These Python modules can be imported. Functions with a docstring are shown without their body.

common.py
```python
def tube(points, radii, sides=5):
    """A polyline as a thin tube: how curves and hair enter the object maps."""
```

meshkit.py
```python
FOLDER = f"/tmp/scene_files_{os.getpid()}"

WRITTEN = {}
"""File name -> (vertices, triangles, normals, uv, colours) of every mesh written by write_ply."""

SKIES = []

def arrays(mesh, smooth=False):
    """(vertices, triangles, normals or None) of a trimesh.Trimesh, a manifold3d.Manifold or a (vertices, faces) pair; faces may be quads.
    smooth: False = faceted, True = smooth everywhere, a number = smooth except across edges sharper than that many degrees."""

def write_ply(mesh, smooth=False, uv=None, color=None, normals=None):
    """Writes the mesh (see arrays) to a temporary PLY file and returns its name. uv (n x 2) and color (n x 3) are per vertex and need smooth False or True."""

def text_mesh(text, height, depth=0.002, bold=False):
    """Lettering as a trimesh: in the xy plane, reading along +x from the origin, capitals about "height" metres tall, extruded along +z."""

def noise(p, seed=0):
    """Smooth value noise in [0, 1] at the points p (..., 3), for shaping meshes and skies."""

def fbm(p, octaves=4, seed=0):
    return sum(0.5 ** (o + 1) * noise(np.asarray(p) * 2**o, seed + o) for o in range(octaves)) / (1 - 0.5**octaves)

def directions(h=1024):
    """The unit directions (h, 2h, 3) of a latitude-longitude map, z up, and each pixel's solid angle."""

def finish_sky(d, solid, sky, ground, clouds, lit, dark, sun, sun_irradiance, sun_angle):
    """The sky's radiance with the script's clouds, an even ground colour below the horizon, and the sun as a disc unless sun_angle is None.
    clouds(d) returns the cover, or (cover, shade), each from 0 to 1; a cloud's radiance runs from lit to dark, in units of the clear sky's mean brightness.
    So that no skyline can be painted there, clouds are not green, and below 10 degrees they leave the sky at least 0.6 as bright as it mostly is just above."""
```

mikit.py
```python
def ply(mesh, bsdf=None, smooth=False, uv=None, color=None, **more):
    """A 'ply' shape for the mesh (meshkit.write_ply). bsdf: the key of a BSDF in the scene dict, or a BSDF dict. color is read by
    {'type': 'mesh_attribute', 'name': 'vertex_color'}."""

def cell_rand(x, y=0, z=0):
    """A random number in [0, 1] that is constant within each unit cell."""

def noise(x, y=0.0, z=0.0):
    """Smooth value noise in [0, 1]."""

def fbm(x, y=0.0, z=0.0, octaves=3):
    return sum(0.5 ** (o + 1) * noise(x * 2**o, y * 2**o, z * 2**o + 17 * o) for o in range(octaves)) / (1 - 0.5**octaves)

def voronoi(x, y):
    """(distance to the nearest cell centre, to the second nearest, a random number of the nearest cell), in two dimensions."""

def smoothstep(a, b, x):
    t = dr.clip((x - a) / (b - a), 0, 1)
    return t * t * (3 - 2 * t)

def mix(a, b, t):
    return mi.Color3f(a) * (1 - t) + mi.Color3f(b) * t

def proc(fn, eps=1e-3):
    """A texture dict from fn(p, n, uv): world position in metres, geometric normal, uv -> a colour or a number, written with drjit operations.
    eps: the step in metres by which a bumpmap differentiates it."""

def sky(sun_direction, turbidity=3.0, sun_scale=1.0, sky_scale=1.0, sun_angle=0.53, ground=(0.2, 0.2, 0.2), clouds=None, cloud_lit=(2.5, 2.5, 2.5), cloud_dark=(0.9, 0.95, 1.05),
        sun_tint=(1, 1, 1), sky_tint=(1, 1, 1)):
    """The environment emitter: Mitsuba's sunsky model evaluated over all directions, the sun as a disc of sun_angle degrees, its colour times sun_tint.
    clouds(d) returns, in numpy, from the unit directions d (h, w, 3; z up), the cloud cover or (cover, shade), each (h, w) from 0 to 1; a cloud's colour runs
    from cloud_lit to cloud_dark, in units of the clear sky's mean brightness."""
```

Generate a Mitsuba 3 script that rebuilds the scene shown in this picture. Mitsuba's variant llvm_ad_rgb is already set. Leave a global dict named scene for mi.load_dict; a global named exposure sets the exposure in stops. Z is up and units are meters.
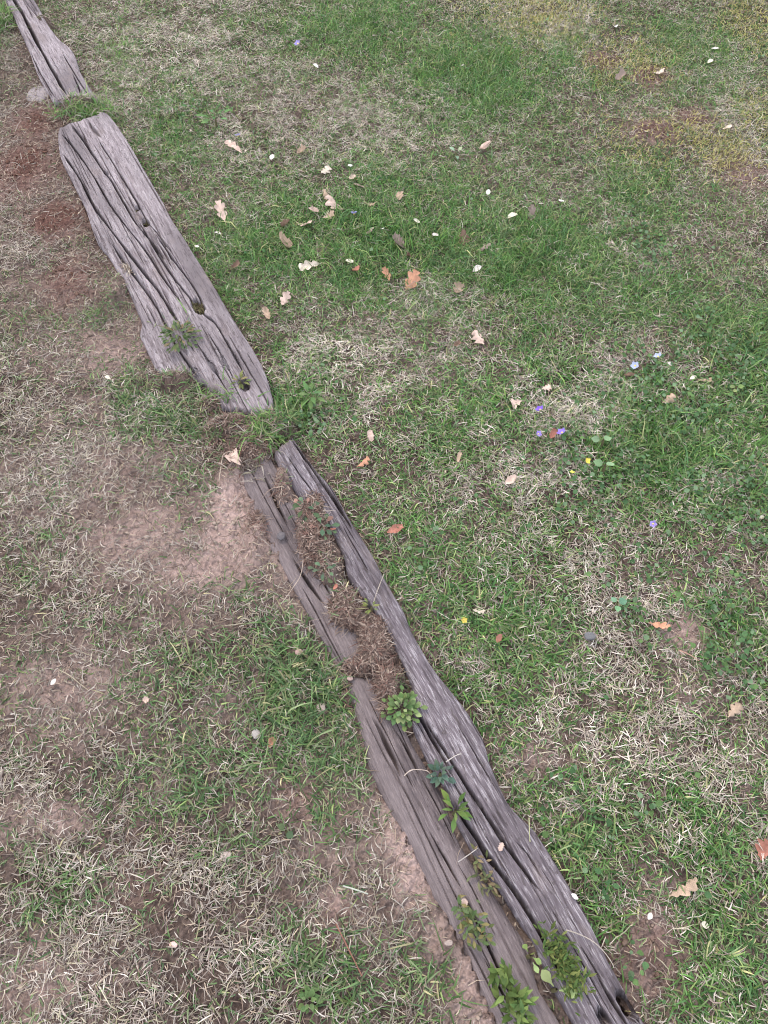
import math, random
import numpy as np, trimesh, drjit as dr, mitsuba as mi, mikit
from mikit import noise as dnoise, fbm as dfbm, smoothstep as dsm, mix as dmix
from meshkit import noise as nnoise, fbm as nfbm
from scipy.interpolate import PchipInterpolator, RegularGridInterpolator

scene, labels = {}, {}
rng = np.random.default_rng(7)
random.seed(7)
T = mi.ScalarTransform4f

# ------------------------------------------------------------------ camera, sky, exposure
CAM_H, PITCH, FPX = 1.55, math.radians(57.0), 769.0
FWD = np.array([0, math.cos(PITCH), -math.sin(PITCH)])
scene['camera'] = {'type': 'perspective', 'fov': 2 * math.degrees(math.atan(384 / FPX)), 'fov_axis': 'x', 'near_clip': 0.05, 'far_clip': 600.0,
                   'to_world': T().look_at(origin=[0, 0, CAM_H], target=[0, float(FWD[1]), CAM_H + float(FWD[2])], up=[0, 0, 1])}
scene['sky_light'] = mikit.sky([-0.35, 0.45, 0.82], turbidity=3, sun_scale=0.16, sun_angle=24, clouds=lambda d: 1.0,
                               cloud_lit=(2.36, 2.5, 2.74), ground=(0.14, 0.13, 0.10))
exposure = 3.56


def at(px, py, z=0.0):
    """Survey helper: the point at height z that the photograph shows at a pixel, in metres."""
    u, v = (np.asarray(px, float) - 384) / FPX, (512 - np.asarray(py, float)) / FPX
    dy, dz = math.cos(PITCH) + v * math.sin(PITCH), -math.sin(PITCH) + v * math.cos(PITCH)
    t = (z - CAM_H) / dz
    return np.stack([u * t, dy * t], -1)


def tag(key, label=None, cat=None, group=None, kind=None):
    labels[key] = {k: v for k, v in dict(label=label, category=cat, group=group, kind=kind).items() if v}


used = {}


def numbered(name):
    n = used.get(name, -1) + 1
    used[name] = n
    return name if n == 0 else f'{name}_{n:03d}'


def sstep(a, b, x):
    t = np.clip((x - a) / (b - a), 0, 1)
    return t * t * (3 - 2 * t)


def xyz(x, y, z=0.0):
    return np.stack([x, y, np.broadcast_to(z, np.shape(x))], -1)


# ------------------------------------------------------------------ materials
def vc():
    return {'type': 'mesh_attribute', 'name': 'vertex_color'}


scene['mat_green'] = {'type': 'principledthin', 'base_color': vc(), 'roughness': 0.5, 'spec_trans': 0.0, 'diff_trans': 0.7, 'eta': 1.45}
scene['mat_straw'] = {'type': 'twosided', 'bsdf': {'type': 'diffuse', 'reflectance': vc()}}
scene['mat_leaf'] = {'type': 'principledthin', 'base_color': vc(), 'roughness': 0.55, 'spec_trans': 0.0, 'diff_trans': 0.35, 'eta': 1.4}
scene['mat_litter'] = {'type': 'twosided', 'bsdf': {'type': 'diffuse', 'reflectance': vc()}}
scene['mat_stone'] = {'type': 'principled', 'base_color': vc(), 'roughness': 0.8}


def dblobs(p, rows):
    out = mi.Float(0)
    for px, py, rx, ry, k in rows:
        c = at(px, py)
        ax, ay = abs(at(px + rx, py)[0] - c[0]), abs(at(px, py - ry)[1] - c[1])
        out = dr.maximum(out, k * dr.exp(-(dr.square((p.x - float(c[0])) / float(ax)) + dr.square((p.y - float(c[1])) / float(ay)))))
    return out


def ground_color(p, n, uv):
    big = dfbm(p.x * 5, p.y * 5, 0.0, 3)
    fine = dfbm(p.x * 70, p.y * 70, 3.0, 4)
    grit = dnoise(p.x * 420, p.y * 420, 1.0)
    c = dmix((0.045, 0.032, 0.028), (0.105, 0.078, 0.068), dsm(0.25, 0.75, fine * 0.6 + big * 0.4))
    worn = dblobs(p, BARE) * (0.2 + 1.5 * dfbm(p.x * 20, p.y * 20, 4.0, 4))
    c = dmix(c, dmix((0.120, 0.086, 0.077), (0.235, 0.175, 0.158), fine), dr.clip(worn, 0, 1))
    dry = dblobs(p, PALE) * (0.1 + 1.6 * dfbm(p.x * 22, p.y * 22, 8.0, 4))
    red = dblobs(p, RED) * (0.45 + 0.9 * dfbm(p.x * 16, p.y * 16, 9.0, 3))
    c = dmix(c, dmix((0.235, 0.165, 0.150), (0.37, 0.268, 0.247), fine), dr.clip(dry, 0, 1))
    c = dmix(c, dmix((0.066, 0.036, 0.031), (0.112, 0.062, 0.052), fine), dr.clip(red, 0, 1))
    # past the stretch of lawn that is built blade by blade, the turf is too fine to tell apart
    past = dr.maximum(dsm(3.75, 4.3, p.y), dr.maximum(dsm(0.10, 0.5, dr.abs(p.x) - (0.64 + 0.30 * dr.maximum(p.y, 0))), dsm(-0.05, -0.4, p.y)))
    turf = dmix((0.060, 0.088, 0.036), (0.215, 0.185, 0.135), dsm(0.3, 0.7, 0.5 * dfbm(p.x * 6, p.y * 6, 21.0, 3) + 0.5 * dfbm(p.x * 60, p.y * 60, 22.0, 2)))
    c = dmix(c, turf, past * 0.85)
    return c * (0.72 + 0.5 * grit)


def ground_bump(p, n, uv):
    return dfbm(p.x * 90, p.y * 90, 0.0, 4) * 0.022


scene['mat_ground'] = {'type': 'bumpmap', 'bump': mikit.proc(ground_bump, 2e-3), 'scale': 1.0,
                       'bsdf': {'type': 'diffuse', 'reflectance': mikit.proc(ground_color)}}


def wood(base, pale, dark, seed, dirt, dusty=0.0):
    def color(p, n, uv):
        s, t = uv.x, uv.y
        wob = (dnoise(s * 4, t * 9, seed) - 0.5) * 0.006
        g1 = dfbm(s * 19, (t + wob) * 290, seed, 4)
        g2 = dfbm(s * 75, (t + wob) * 850, seed + 5.0, 2)
        blot = dfbm(s * 5, t * 14, seed + 9.0, 3)
        c = dmix(dark, base, dsm(0.25, 0.52, g1 * 0.75 + g2 * 0.25))
        c = dmix(c, pale, dsm(0.50, 0.74, g1 * 0.5 + g2 * 0.5) * dsm(0.3, 0.6, blot + 0.1))
        c = c * (0.58 + 0.80 * blot)
        speck = dsm(0.80, 0.86, dnoise(s * 90, t * 340, seed + 2.0))
        c = dmix(c, (0.030, 0.024, 0.022), speck * 0.5)
        d = dsm(0.52 - dirt, 0.75 - dirt, dfbm(s * 9, t * 26, seed + 20.0, 4))
        d = dr.clip(d + dusty * dsm(0.015, -0.050, t + 0.05 * (dfbm(s * 14, t * 30, seed + 40.0, 4) - 0.5)), 0, 1)
        return dmix(c, dmix((0.092, 0.074, 0.077), (0.160, 0.132, 0.135), g2), d * 0.75)

    def bump(p, n, uv):
        s, t = uv.x, uv.y
        return dfbm(s * 26, t * 520, seed, 3) * 0.0013 + dnoise(s * 120, t * 1100, seed + 1.0) * 0.0005

    return {'type': 'bumpmap', 'bump': mikit.proc(bump, 6e-4), 'scale': 1.0, 'bsdf': {'type': 'principled', 'base_color': mikit.proc(color), 'roughness': 0.9, 'specular': 0.12}}


scene['mat_wood_pale'] = wood((0.142, 0.121, 0.131), (0.215, 0.191, 0.203), (0.080, 0.065, 0.071), 1.0, -0.08)
scene['mat_wood_grey'] = wood((0.088, 0.074, 0.084), (0.190, 0.172, 0.186), (0.046, 0.038, 0.043), 31.0, -0.12)
scene['mat_wood_dark'] = wood((0.078, 0.063, 0.066), (0.122, 0.102, 0.106), (0.045, 0.036, 0.039), 61.0, 0.11, 0.8)

# ------------------------------------------------------------------ timbers: surveyed outlines and cracks (pixel pairs)
CRACK_W = 0.0015


class Timber:
    def __init__(self, left, right, z, r=0.014, seed=0, grain=1.0):
        self.z, self.r, self.seed, self.grain = z, r, seed, grain
        L, R = at(*np.array(left).T, z), at(*np.array(right).T, z)
        d = (L[-1] + R[-1] - L[0] - R[0])
        self.d = d / np.linalg.norm(d)
        self.n = np.array([-self.d[1], self.d[0]])          # towards the right as one looks from the far end to the near end
        self.o = (L[0] + R[0]) / 2
        self.L, self.R = self.st(L), self.st(R)
        if self.R[:, 1].mean() < self.L[:, 1].mean():
            self.n = -self.n
            self.L, self.R = self.st(L), self.st(R)
        self.cracks = []
        r = np.random.default_rng(200 + seed)
        s0, s1, t0, t1 = self.L[:, 0].min(), self.L[:, 0].max(), self.L[:, 1].min(), self.R[:, 1].max()
        n = int((s1 - s0) * (t1 - t0) * 110)
        self.fine = list(zip(r.uniform(s0, s1, n), r.uniform(t0, t1, n), r.gamma(2.5, 0.06, n) + 0.04, r.uniform(0.0004, 0.0010, n), r.uniform(0.003, 0.012, n), r.normal(0, 0.008, n)))

    def st(self, p):
        q = np.asarray(p) - self.o
        return np.stack([q @ self.d, q @ self.n], -1)

    def world(self, s, t):
        return self.o + s[..., None] * self.d + t[..., None] * self.n

    def edge(self, E, s, k):
        o = np.argsort(E[:, 0])
        f = PchipInterpolator(E[o, 0], E[o, 1])
        t = f(np.clip(s, E[o[0], 0], E[o[-1], 0]))
        return t + 0.0028 * (nfbm(np.stack([s * 14, s * 0 + k, s * 0], -1), 4, self.seed + k) - 0.5)

    def crack(self, pts, width=1.0, depth=0.02, step=0.0):
        q = self.st(at(*np.array(pts).T, self.z))
        self.cracks.append((q[np.argsort(q[:, 0])], width, depth, step))

    def inside(self, x, y, margin):
        q = self.st(np.stack([x, y], -1))
        s, t = q[..., 0], q[..., 1]
        s0, s1 = max(self.L[0, 0], self.R[0, 0]) , min(self.L[-1, 0], self.R[-1, 0])
        tl, tr = self.edge(self.L, s, 3), self.edge(self.R, s, 4)
        return np.minimum(np.minimum(t - tl, tr - t), np.minimum(s - s0, s1 - s)) - margin

    def height(self, s, t, a, w):
        """Top surface above z at along/across coordinates."""
        P = np.stack([s, t, np.zeros_like(s)], -1)
        sd, h = self.seed, np.zeros_like(s)
        h += 0.004 * (nfbm(P * [3.0, 14, 1], 2, sd) - 0.5)
        wob = 0.005 * (nnoise(P * [3, 8, 1], sd + 3) - 0.5)
        Q = np.stack([s, t + wob, np.zeros_like(s)], -1)
        g = nfbm(Q * [4.0, 130, 1], 3, sd + 1)
        h += self.grain * 0.0022 * (g - 0.5)
        check = nnoise(Q * [3.2, 75, 1], sd + 2)                    # natural hairline checks along the grain
        gate = sstep(0.45, 0.7, nnoise(P * [2.2, 30, 1], sd + 8))
        h -= self.grain * 0.009 * np.exp(-((check - 0.5) / 0.060) ** 2) * gate
        for q, width, depth, step in self.cracks:
            f = PchipInterpolator(q[:, 0], q[:, 1])
            sc = np.clip(s, q[0, 0], q[-1, 0])
            tc = f(sc) + 0.002 * (nfbm(np.stack([s * 22, s * 0, s * 0], -1), 3, sd + 11) - 0.5)
            over = np.abs(s - sc)
            end = np.minimum(s - q[0, 0], q[-1, 0] - s)
            taper = sstep(-0.005, 0.07, end)
            ww = CRACK_W * width * (0.55 + 0.9 * nnoise(np.stack([s * 9, s * 0 + 7, s * 0], -1), sd + 12)) * (0.35 + 0.65 * taper)
            h -= 1.5 * depth * taper * np.exp(-(np.abs(t - tc) / ww) ** 4)
            if step:
                h -= step * sstep(-0.004, 0.004, tc - t) * sstep(-0.10, 0.10, end)
        for sc0, tc0, ln, wd, dp, slope in self.fine:
            k = (np.abs(s - sc0) < ln / 2) & (np.abs(t - tc0) < 0.02)
            if k.any():
                x = s[k] - sc0
                tc = tc0 + slope * x + 0.0014 * (nnoise(np.stack([s[k] * 30, 0 * x + tc0 * 500, 0 * x], -1), sd + 14) - 0.5)
                tp = sstep(0, 0.35, 1 - np.abs(x) / (ln / 2))
                h[k] -= dp * tp * np.exp(-(np.abs(t[k] - tc) / (wd * (0.4 + 0.6 * tp))) ** 2)
        de = np.minimum(a, 1 - a) * w
        r = self.r * (0.6 + 0.9 * nnoise(P * [9, 0, 0] + [0, 5, 0], sd + 4))
        u = np.clip(de / r, 0, 1)
        h -= r * (1 - np.sqrt(np.maximum(1 - (1 - u) ** 2, 0)))
        return h

    def mesh(self, ds=0.0068, dt=0.00072, holes=()):
        smax = max(self.L[-1, 0], self.R[-1, 0]) - min(self.L[0, 0], self.R[0, 0])
        w = float(np.mean(self.R[:, 1]) - np.mean(self.L[:, 1]))
        ns, nt = int(smax / ds), max(24, int(w / dt))
        a, b = np.meshgrid(np.linspace(0, 1, nt), np.linspace(0, 1, ns))
        jag = 0.016 * (nfbm(np.stack([a * 9, b * 0, b * 0], -1), 3, self.seed + 20) - 0.5)
        s0 = self.L[0, 0] * (1 - a) + self.R[0, 0] * a + jag
        s1 = self.L[-1, 0] * (1 - a) + self.R[-1, 0] * a + jag
        s = s0 + b * (s1 - s0)
        tl, tr = self.edge(self.L, s, 3), self.edge(self.R, s, 4)
        t = tl + a * (tr - tl)
        h = self.height(s, t, a, tr - tl)
        e = np.minimum(s - s0, s1 - s)
        ue = np.clip(e / 0.012, 0, 1)
        h -= 0.012 * (1 - np.sqrt(np.maximum(1 - (1 - ue) ** 2, 0)))
        for (px, py, rad_s, rad_t, depth) in holes:
            c = self.st(at(px, py, self.z))
            rr = np.sqrt(((s - c[0]) / rad_s) ** 2 + ((t - c[1]) / rad_t) ** 2) + 0.35 * (nnoise(np.stack([s * 150, t * 150, s * 0], -1), 5) - 0.5)
            h -= depth * sstep(1.15, 0.75, rr)
        P = self.world(s, t)
        Z = self.z + h
        V = np.concatenate([P, Z[..., None]], -1)
        V = np.pad(V, ((1, 1), (1, 1), (0, 0)), mode='edge')
        S, U = np.pad(s, 1, mode='edge'), np.pad(t, 1, mode='edge')
        low = -0.14
        V[0, :, 2] = V[-1, :, 2] = V[:, 0, 2] = V[:, -1, 2] = low
        i = np.arange(V.shape[0] * V.shape[1]).reshape(V.shape[:2])
        q = np.stack([i[:-1, :-1], i[1:, :-1], i[1:, 1:], i[:-1, 1:]], -1).reshape(-1, 4)
        f = np.vstack([q[:, [0, 1, 2]], q[:, [0, 2, 3]]])
        v = V.reshape(-1, 3)
        nz = np.cross(v[f[:, 1]] - v[f[:, 0]], v[f[:, 2]] - v[f[:, 0]])[:, 2].sum()
        if nz < 0:
            f = f[:, ::-1]
        return v, f, np.stack([S.ravel(), U.ravel()], -1)


tU = Timber([(-62, -110), (-20, -45), (8, 5), (20, 30), (28, 48), (38, 74), (53, 99)], [(-40, -110), (5, -45), (36, 2), (47, 22), (60, 38), (72, 50), (82, 75), (104, 102)], 0.040, seed=1)
tU.crack([(-40, -90), (-5, -30), (17, 4), (28, 24), (40, 48), (48, 62), (58, 80), (67, 97)], 3.0, 0.075)
tU.crack([(62, 52), (76, 76), (92, 101)], 1.1, 0.02)
tU.crack([(30, 50), (42, 75), (56, 98)], 1.2, 0.02, 0.008)
tU.crack([(72, 73), (80, 90), (84, 101)], 1.3, 0.02)

tM = Timber([(58, 126), (57, 140), (62, 160), (82, 200), (94, 233), (111, 257), (126, 285), (139, 316), (138, 331), (152, 360), (168, 372), (204, 381), (222, 408)],
            [(106, 110), (117, 124), (128, 141), (141, 163), (157, 190), (172, 218), (188, 243), (212, 282), (236, 322), (257, 355), (272, 397), (270, 420)], 0.045, seed=2)
tM.crack([(71, 124), (90, 150), (102, 169), (113, 183), (132, 217), (152, 242), (165, 260)], 1.7, 0.035)
tM.crack([(139, 220), (152, 244), (168, 269), (189, 297), (206, 316), (216, 324), (233, 353), (246, 378)], 1.3, 0.032)
tM.crack([(61, 133), (80, 156), (100, 187), (111, 206), (130, 231), (148, 254), (165, 280), (182, 304)], 1.3, 0.030)
tM.crack([(63, 154), (82, 183), (94, 206), (109, 227), (126, 250), (142, 270), (160, 293), (177, 322)], 1.9, 0.035)
tM.crack([(98, 140), (117, 169), (132, 194), (146, 219), (157, 233), (173, 254)], 1.1, 0.026)
tM.crack([(155, 233), (173, 259), (194, 288), (207, 311)], 1.0, 0.026)
tM.crack([(86, 118), (93, 128), (101, 138)], 3.2, 0.016)
tM.crack([(110, 240), (124, 260), (142, 283), (158, 308), (172, 336), (200, 376)], 1.6, 0.022, 0.016)
tM.crack([(196, 342), (212, 366), (228, 392)], 1.2, 0.02)
tM.crack([(206, 330), (222, 356), (236, 384)], 0.8, 0.015)

tR = Timber([(273, 452), (284, 473), (298, 492), (315, 510), (332, 529), (342, 552), (351, 579), (364, 598), (380, 618), (393, 642), (406, 667), (414, 690), (414, 727), (428, 757), (448, 789), (461, 829), (476, 855), (502, 890), (519, 918), (536, 944), (552, 984), (575, 1024), (640, 1135)],
            [(291, 434), (300, 447), (315, 467), (334, 489), (346, 511), (358, 531), (371, 552), (384, 577), (395, 595), (402, 606), (413, 632), (425, 653), (437, 671), (452, 690), (470, 714), (482, 735), (491, 764), (508, 800), (540, 836), (557, 864), (585, 910), (613, 967), (643, 1019), (700, 1110)], 0.045, seed=3, grain=1.0)
tR.crack([(291, 439), (307, 460), (323, 483), (338, 506), (346, 519), (352, 530)], 1.9, 0.035, 0.0)
tR.crack([(423, 716), (444, 749), (462, 778), (481, 807), (501, 838), (514, 856), (528, 876), (541, 893)], 1.5, 0.032)
tR.crack([(452, 800), (473, 833), (499, 870), (519, 898), (539, 930), (556, 962), (578, 1000)], 1.8, 0.034)
tR.crack([(468, 825), (486, 856), (507, 882), (523, 908)], 1.0, 0.022)
tR.crack([(412, 700), (424, 722), (441, 752), (452, 776)], 1.6, 0.03, 0.012)
tR.crack([(512, 838), (530, 858), (545, 884)], 0.7, 0.014)
tR.crack([(285, 452), (300, 474), (318, 497)], 0.8, 0.012)
tR.crack([(596, 972), (606, 990), (618, 1010), (634, 1036)], 1.8, 0.030)
tR.crack([(575, 940), (592, 964), (604, 986)], 0.8, 0.014)
tR.crack([(455, 720), (480, 762), (500, 796)], 0.6, 0.010)

tP = Timber([(236, 474), (243, 486), (256, 520), (270, 550), (286, 574), (299, 598), (313, 624), (328, 650), (338, 670)], [(268, 452), (288, 488), (304, 520), (320, 556), (338, 590), (354, 618), (372, 650), (384, 672)], 0.028, seed=4, grain=1.2)
tP.crack([(262, 470), (276, 500), (288, 526)], 1.5, 0.02, 0.008)
tP.crack([(292, 556), (308, 582), (326, 606)], 1.8, 0.022)
tP.crack([(304, 548), (318, 572), (332, 598)], 1.4, 0.022)

tL = Timber([(341, 676), (350, 700), (361, 735), (371, 773), (384, 800), (398, 830), (418, 870), (440, 915), (458, 950), (474, 990), (490, 1024), (540, 1140)],
            [(384, 674), (396, 706), (412, 740), (430, 770), (446, 800), (453, 818), (468, 852), (494, 890), (511, 918), (528, 944), (542, 984), (566, 1024), (634, 1140)], 0.030, r=0.026, seed=5, grain=0.9)
tL.crack([(372, 716), (381, 733), (392, 756), (402, 782)], 2.2, 0.020)
tL.crack([(393, 727), (408, 752), (420, 778)], 1.3, 0.016)
tL.crack([(428, 830), (440, 850), (452, 870), (464, 893)], 1.4, 0.018, 0.004)
tL.crack([(464, 893), (482, 930), (499, 967), (516, 1000), (530, 1030)], 2.2, 0.030, 0.008)
tL.crack([(484, 956), (502, 990), (520, 1020)], 1.5, 0.02)
tL.crack([(420, 775), (440, 812), (458, 850)], 0.7, 0.010)
tL.crack([(455, 858), (478, 900), (500, 945)], 0.6, 0.008)
TIMBERS = [tU, tM, tR, tP, tL]


def on_timber(x, y, margin=0.0):
    m = np.full(np.shape(x), -1.0)
    for tb in TIMBERS:
        m = np.maximum(m, tb.inside(x, y, margin))
    return m


# ------------------------------------------------------------------ what grows where: patches of the lawn, surveyed from the photograph
def blobs(x, y, rows):
    out = np.zeros(np.shape(x))
    for px, py, rx, ry, k in rows:
        c = at(px, py)
        ax, ay = abs(at(px + rx, py)[0] - c[0]), abs(at(px, py - ry)[1] - c[1])
        out = np.maximum(out, k * np.exp(-(((x - c[0]) / ax) ** 2 + ((y - c[1]) / ay) ** 2)))
    return out


LUSH = [(400, 235, 150, 60, 1.0), (545, 250, 110, 60, 1.0), (680, 440, 110, 55, 0.85), (265, 255, 70, 45, 0.8), (745, 350, 60, 70, 0.8), (345, 25, 70, 35, 0.8), (470, 75, 75, 45, 0.85), (120, 55, 20, 40, 0.4),
        (560, 60, 50, 30, 0.5), (300, 405, 45, 40, 0.9), (560, 850, 80, 50, 0.6), (700, 850, 60, 45, 0.7), (500, 610, 70, 70, 0.6), (650, 300, 60, 40, 0.7), (740, 950, 50, 70, 0.6), (480, 680, 40, 60, 0.5),
        (640, 190, 50, 40, 0.6), (690, 60, 60, 40, 0.55), (720, 620, 50, 40, 0.6), (175, 130, 40, 50, 0.5), (215, 290, 30, 40, 0.9), (560, 370, 40, 40, 0.5), (420, 540, 60, 40, 0.4), (590, 950, 50, 50, 0.5), (470, 420, 50, 40, 0.45),
        (180, 430, 55, 45, 0.75), (215, 395, 30, 25, 0.7), (300, 690, 75, 70, 0.95), (200, 650, 60, 40, 0.65), (335, 770, 35, 45, 0.85), (50, 560, 30, 30, 0.6), (345, 960, 60, 55, 0.65), (205, 760, 80, 55, 0.6), (20, 885, 35, 45, 0.6),
        (70, 335, 45, 25, 0.3), (110, 310, 14, 40, 0.6), (240, 830, 60, 50, 0.5), (5, 25, 12, 35, 1.2), (190, 520, 25, 25, 0.4), (250, 590, 40, 25, 0.45), (20, 340, 35, 70, 0.35), (130, 400, 25, 30, 0.5), (420, 940, 40, 50, 0.7), (270, 640, 40, 30, 0.6)]
STRAW = [(180, 50, 110, 60, 0.95), (380, 130, 90, 45, 0.8), (345, 365, 75, 35, 1.3), (590, 410, 70, 45, 1.1), (690, 480, 45, 30, 0.9), (620, 255, 35, 45, 0.8), (560, 480, 80, 50, 0.7), (740, 110, 50, 60, 0.7), (535, 15, 60, 40, 0.9),
         (660, 690, 70, 40, 0.7), (725, 760, 50, 45, 0.8), (600, 740, 70, 60, 0.9), (440, 300, 40, 30, 0.7), (690, 800, 60, 50, 0.8), (730, 980, 50, 40, 0.7), (540, 720, 60, 60, 0.7), (250, 130, 60, 50, 0.6), (240, 215, 30, 40, 0.5), (600, 600, 80, 50, 0.6),
         (60, 990, 100, 70, 1.05), (110, 420, 70, 30, 0.8), (60, 480, 60, 60, 0.7), (110, 590, 70, 40, 0.5), (90, 880, 90, 50, 0.9), (250, 960, 80, 50, 0.8), (30, 760, 60, 50, 0.7), (40, 250, 50, 40, 0.6), (350, 880, 50, 40, 0.5), (30, 400, 50, 50, 0.6), (210, 870, 70, 40, 0.7), (320, 620, 40, 20, 0.7)]
BARE = [(40, 260, 50, 60, 0.45), (150, 620, 60, 40, 0.4), (385, 800, 16, 60, 0.7), (440, 930, 20, 60, 0.8), (90, 420, 50, 40, 0.4), (60, 170, 55, 80, 0.5), (100, 330, 70, 55, 0.5), (125, 470, 90, 60, 0.55), (330, 850, 60, 50, 0.45), (130, 540, 80, 45, 0.75), (240, 530, 42, 50, 1.3), (190, 575, 60, 25, 0.8), (100, 358, 70, 22, 0.7), (60, 222, 32, 22, 1.4), (72, 285, 30, 30, 1.2), (28, 172, 38, 32, 1.4), (35, 125, 34, 22, 1.1), (45, 820, 45, 24, 0.8), (70, 690, 70, 50, 0.6), (300, 800, 26, 30, 0.8),
        (340, 910, 34, 32, 0.8), (412, 850, 32, 55, 1.2), (150, 470, 60, 30, 0.5), (120, 880, 40, 40, 0.4), (230, 700, 30, 25, 0.4), (260, 470, 40, 30, 1.2), (300, 540, 30, 60, 1.2), (368, 650, 30, 40, 1.4), (375, 700, 25, 40, 1.3), (470, 990, 30, 60, 1.0), (160, 790, 30, 20, 0.6),
        (604, 60, 28, 14, 0.9), (652, 76, 28, 14, 1.0), (655, 131, 32, 13, 1.0), (690, 119, 34, 12, 0.9), (745, 172, 38, 28, 0.8), (685, 632, 30, 34, 0.8), (668, 592, 28, 16, 0.7), (692, 690, 50, 30, 0.55), (537, 758, 40, 28, 0.7), (652, 965, 36, 60, 0.9), (655, 905, 30, 40, 0.6), (742, 745, 30, 30, 0.4), (560, 820, 20, 14, 0.5), (440, 530, 40, 16, 0.35)]
PALE = [(238, 528, 40, 46, 0.85), (150, 545, 70, 40, 0.35), (195, 575, 60, 22, 0.42), (412, 852, 22, 70, 0.55), (392, 815, 16, 40, 0.4), (100, 358, 70, 22, 0.35), (340, 905, 22, 22, 0.35), (480, 990, 20, 50, 0.5), (45, 820, 40, 20, 0.4), (685, 632, 26, 30, 0.5), (60, 480, 80, 60, 0.25), (70, 690, 60, 40, 0.3), (50, 990, 80, 60, 0.35), (655, 915, 20, 25, 0.4)]
RED = [(60, 222, 30, 20, 1.3), (72, 285, 28, 28, 1.0), (28, 172, 36, 30, 1.2), (35, 125, 32, 22, 0.9), (655, 131, 32, 13, 0.8), (652, 76, 28, 14, 0.8), (604, 60, 28, 14, 0.7), (690, 119, 34, 12, 0.6), (745, 172, 38, 28, 0.5), (652, 965, 36, 60, 0.4), (225, 405, 40, 30, 0.4), (365, 650, 30, 40, 0.6), (300, 800, 22, 26, 0.5), (130, 880, 40, 40, 0.3), (340, 920, 30, 22, 0.4)]
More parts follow.
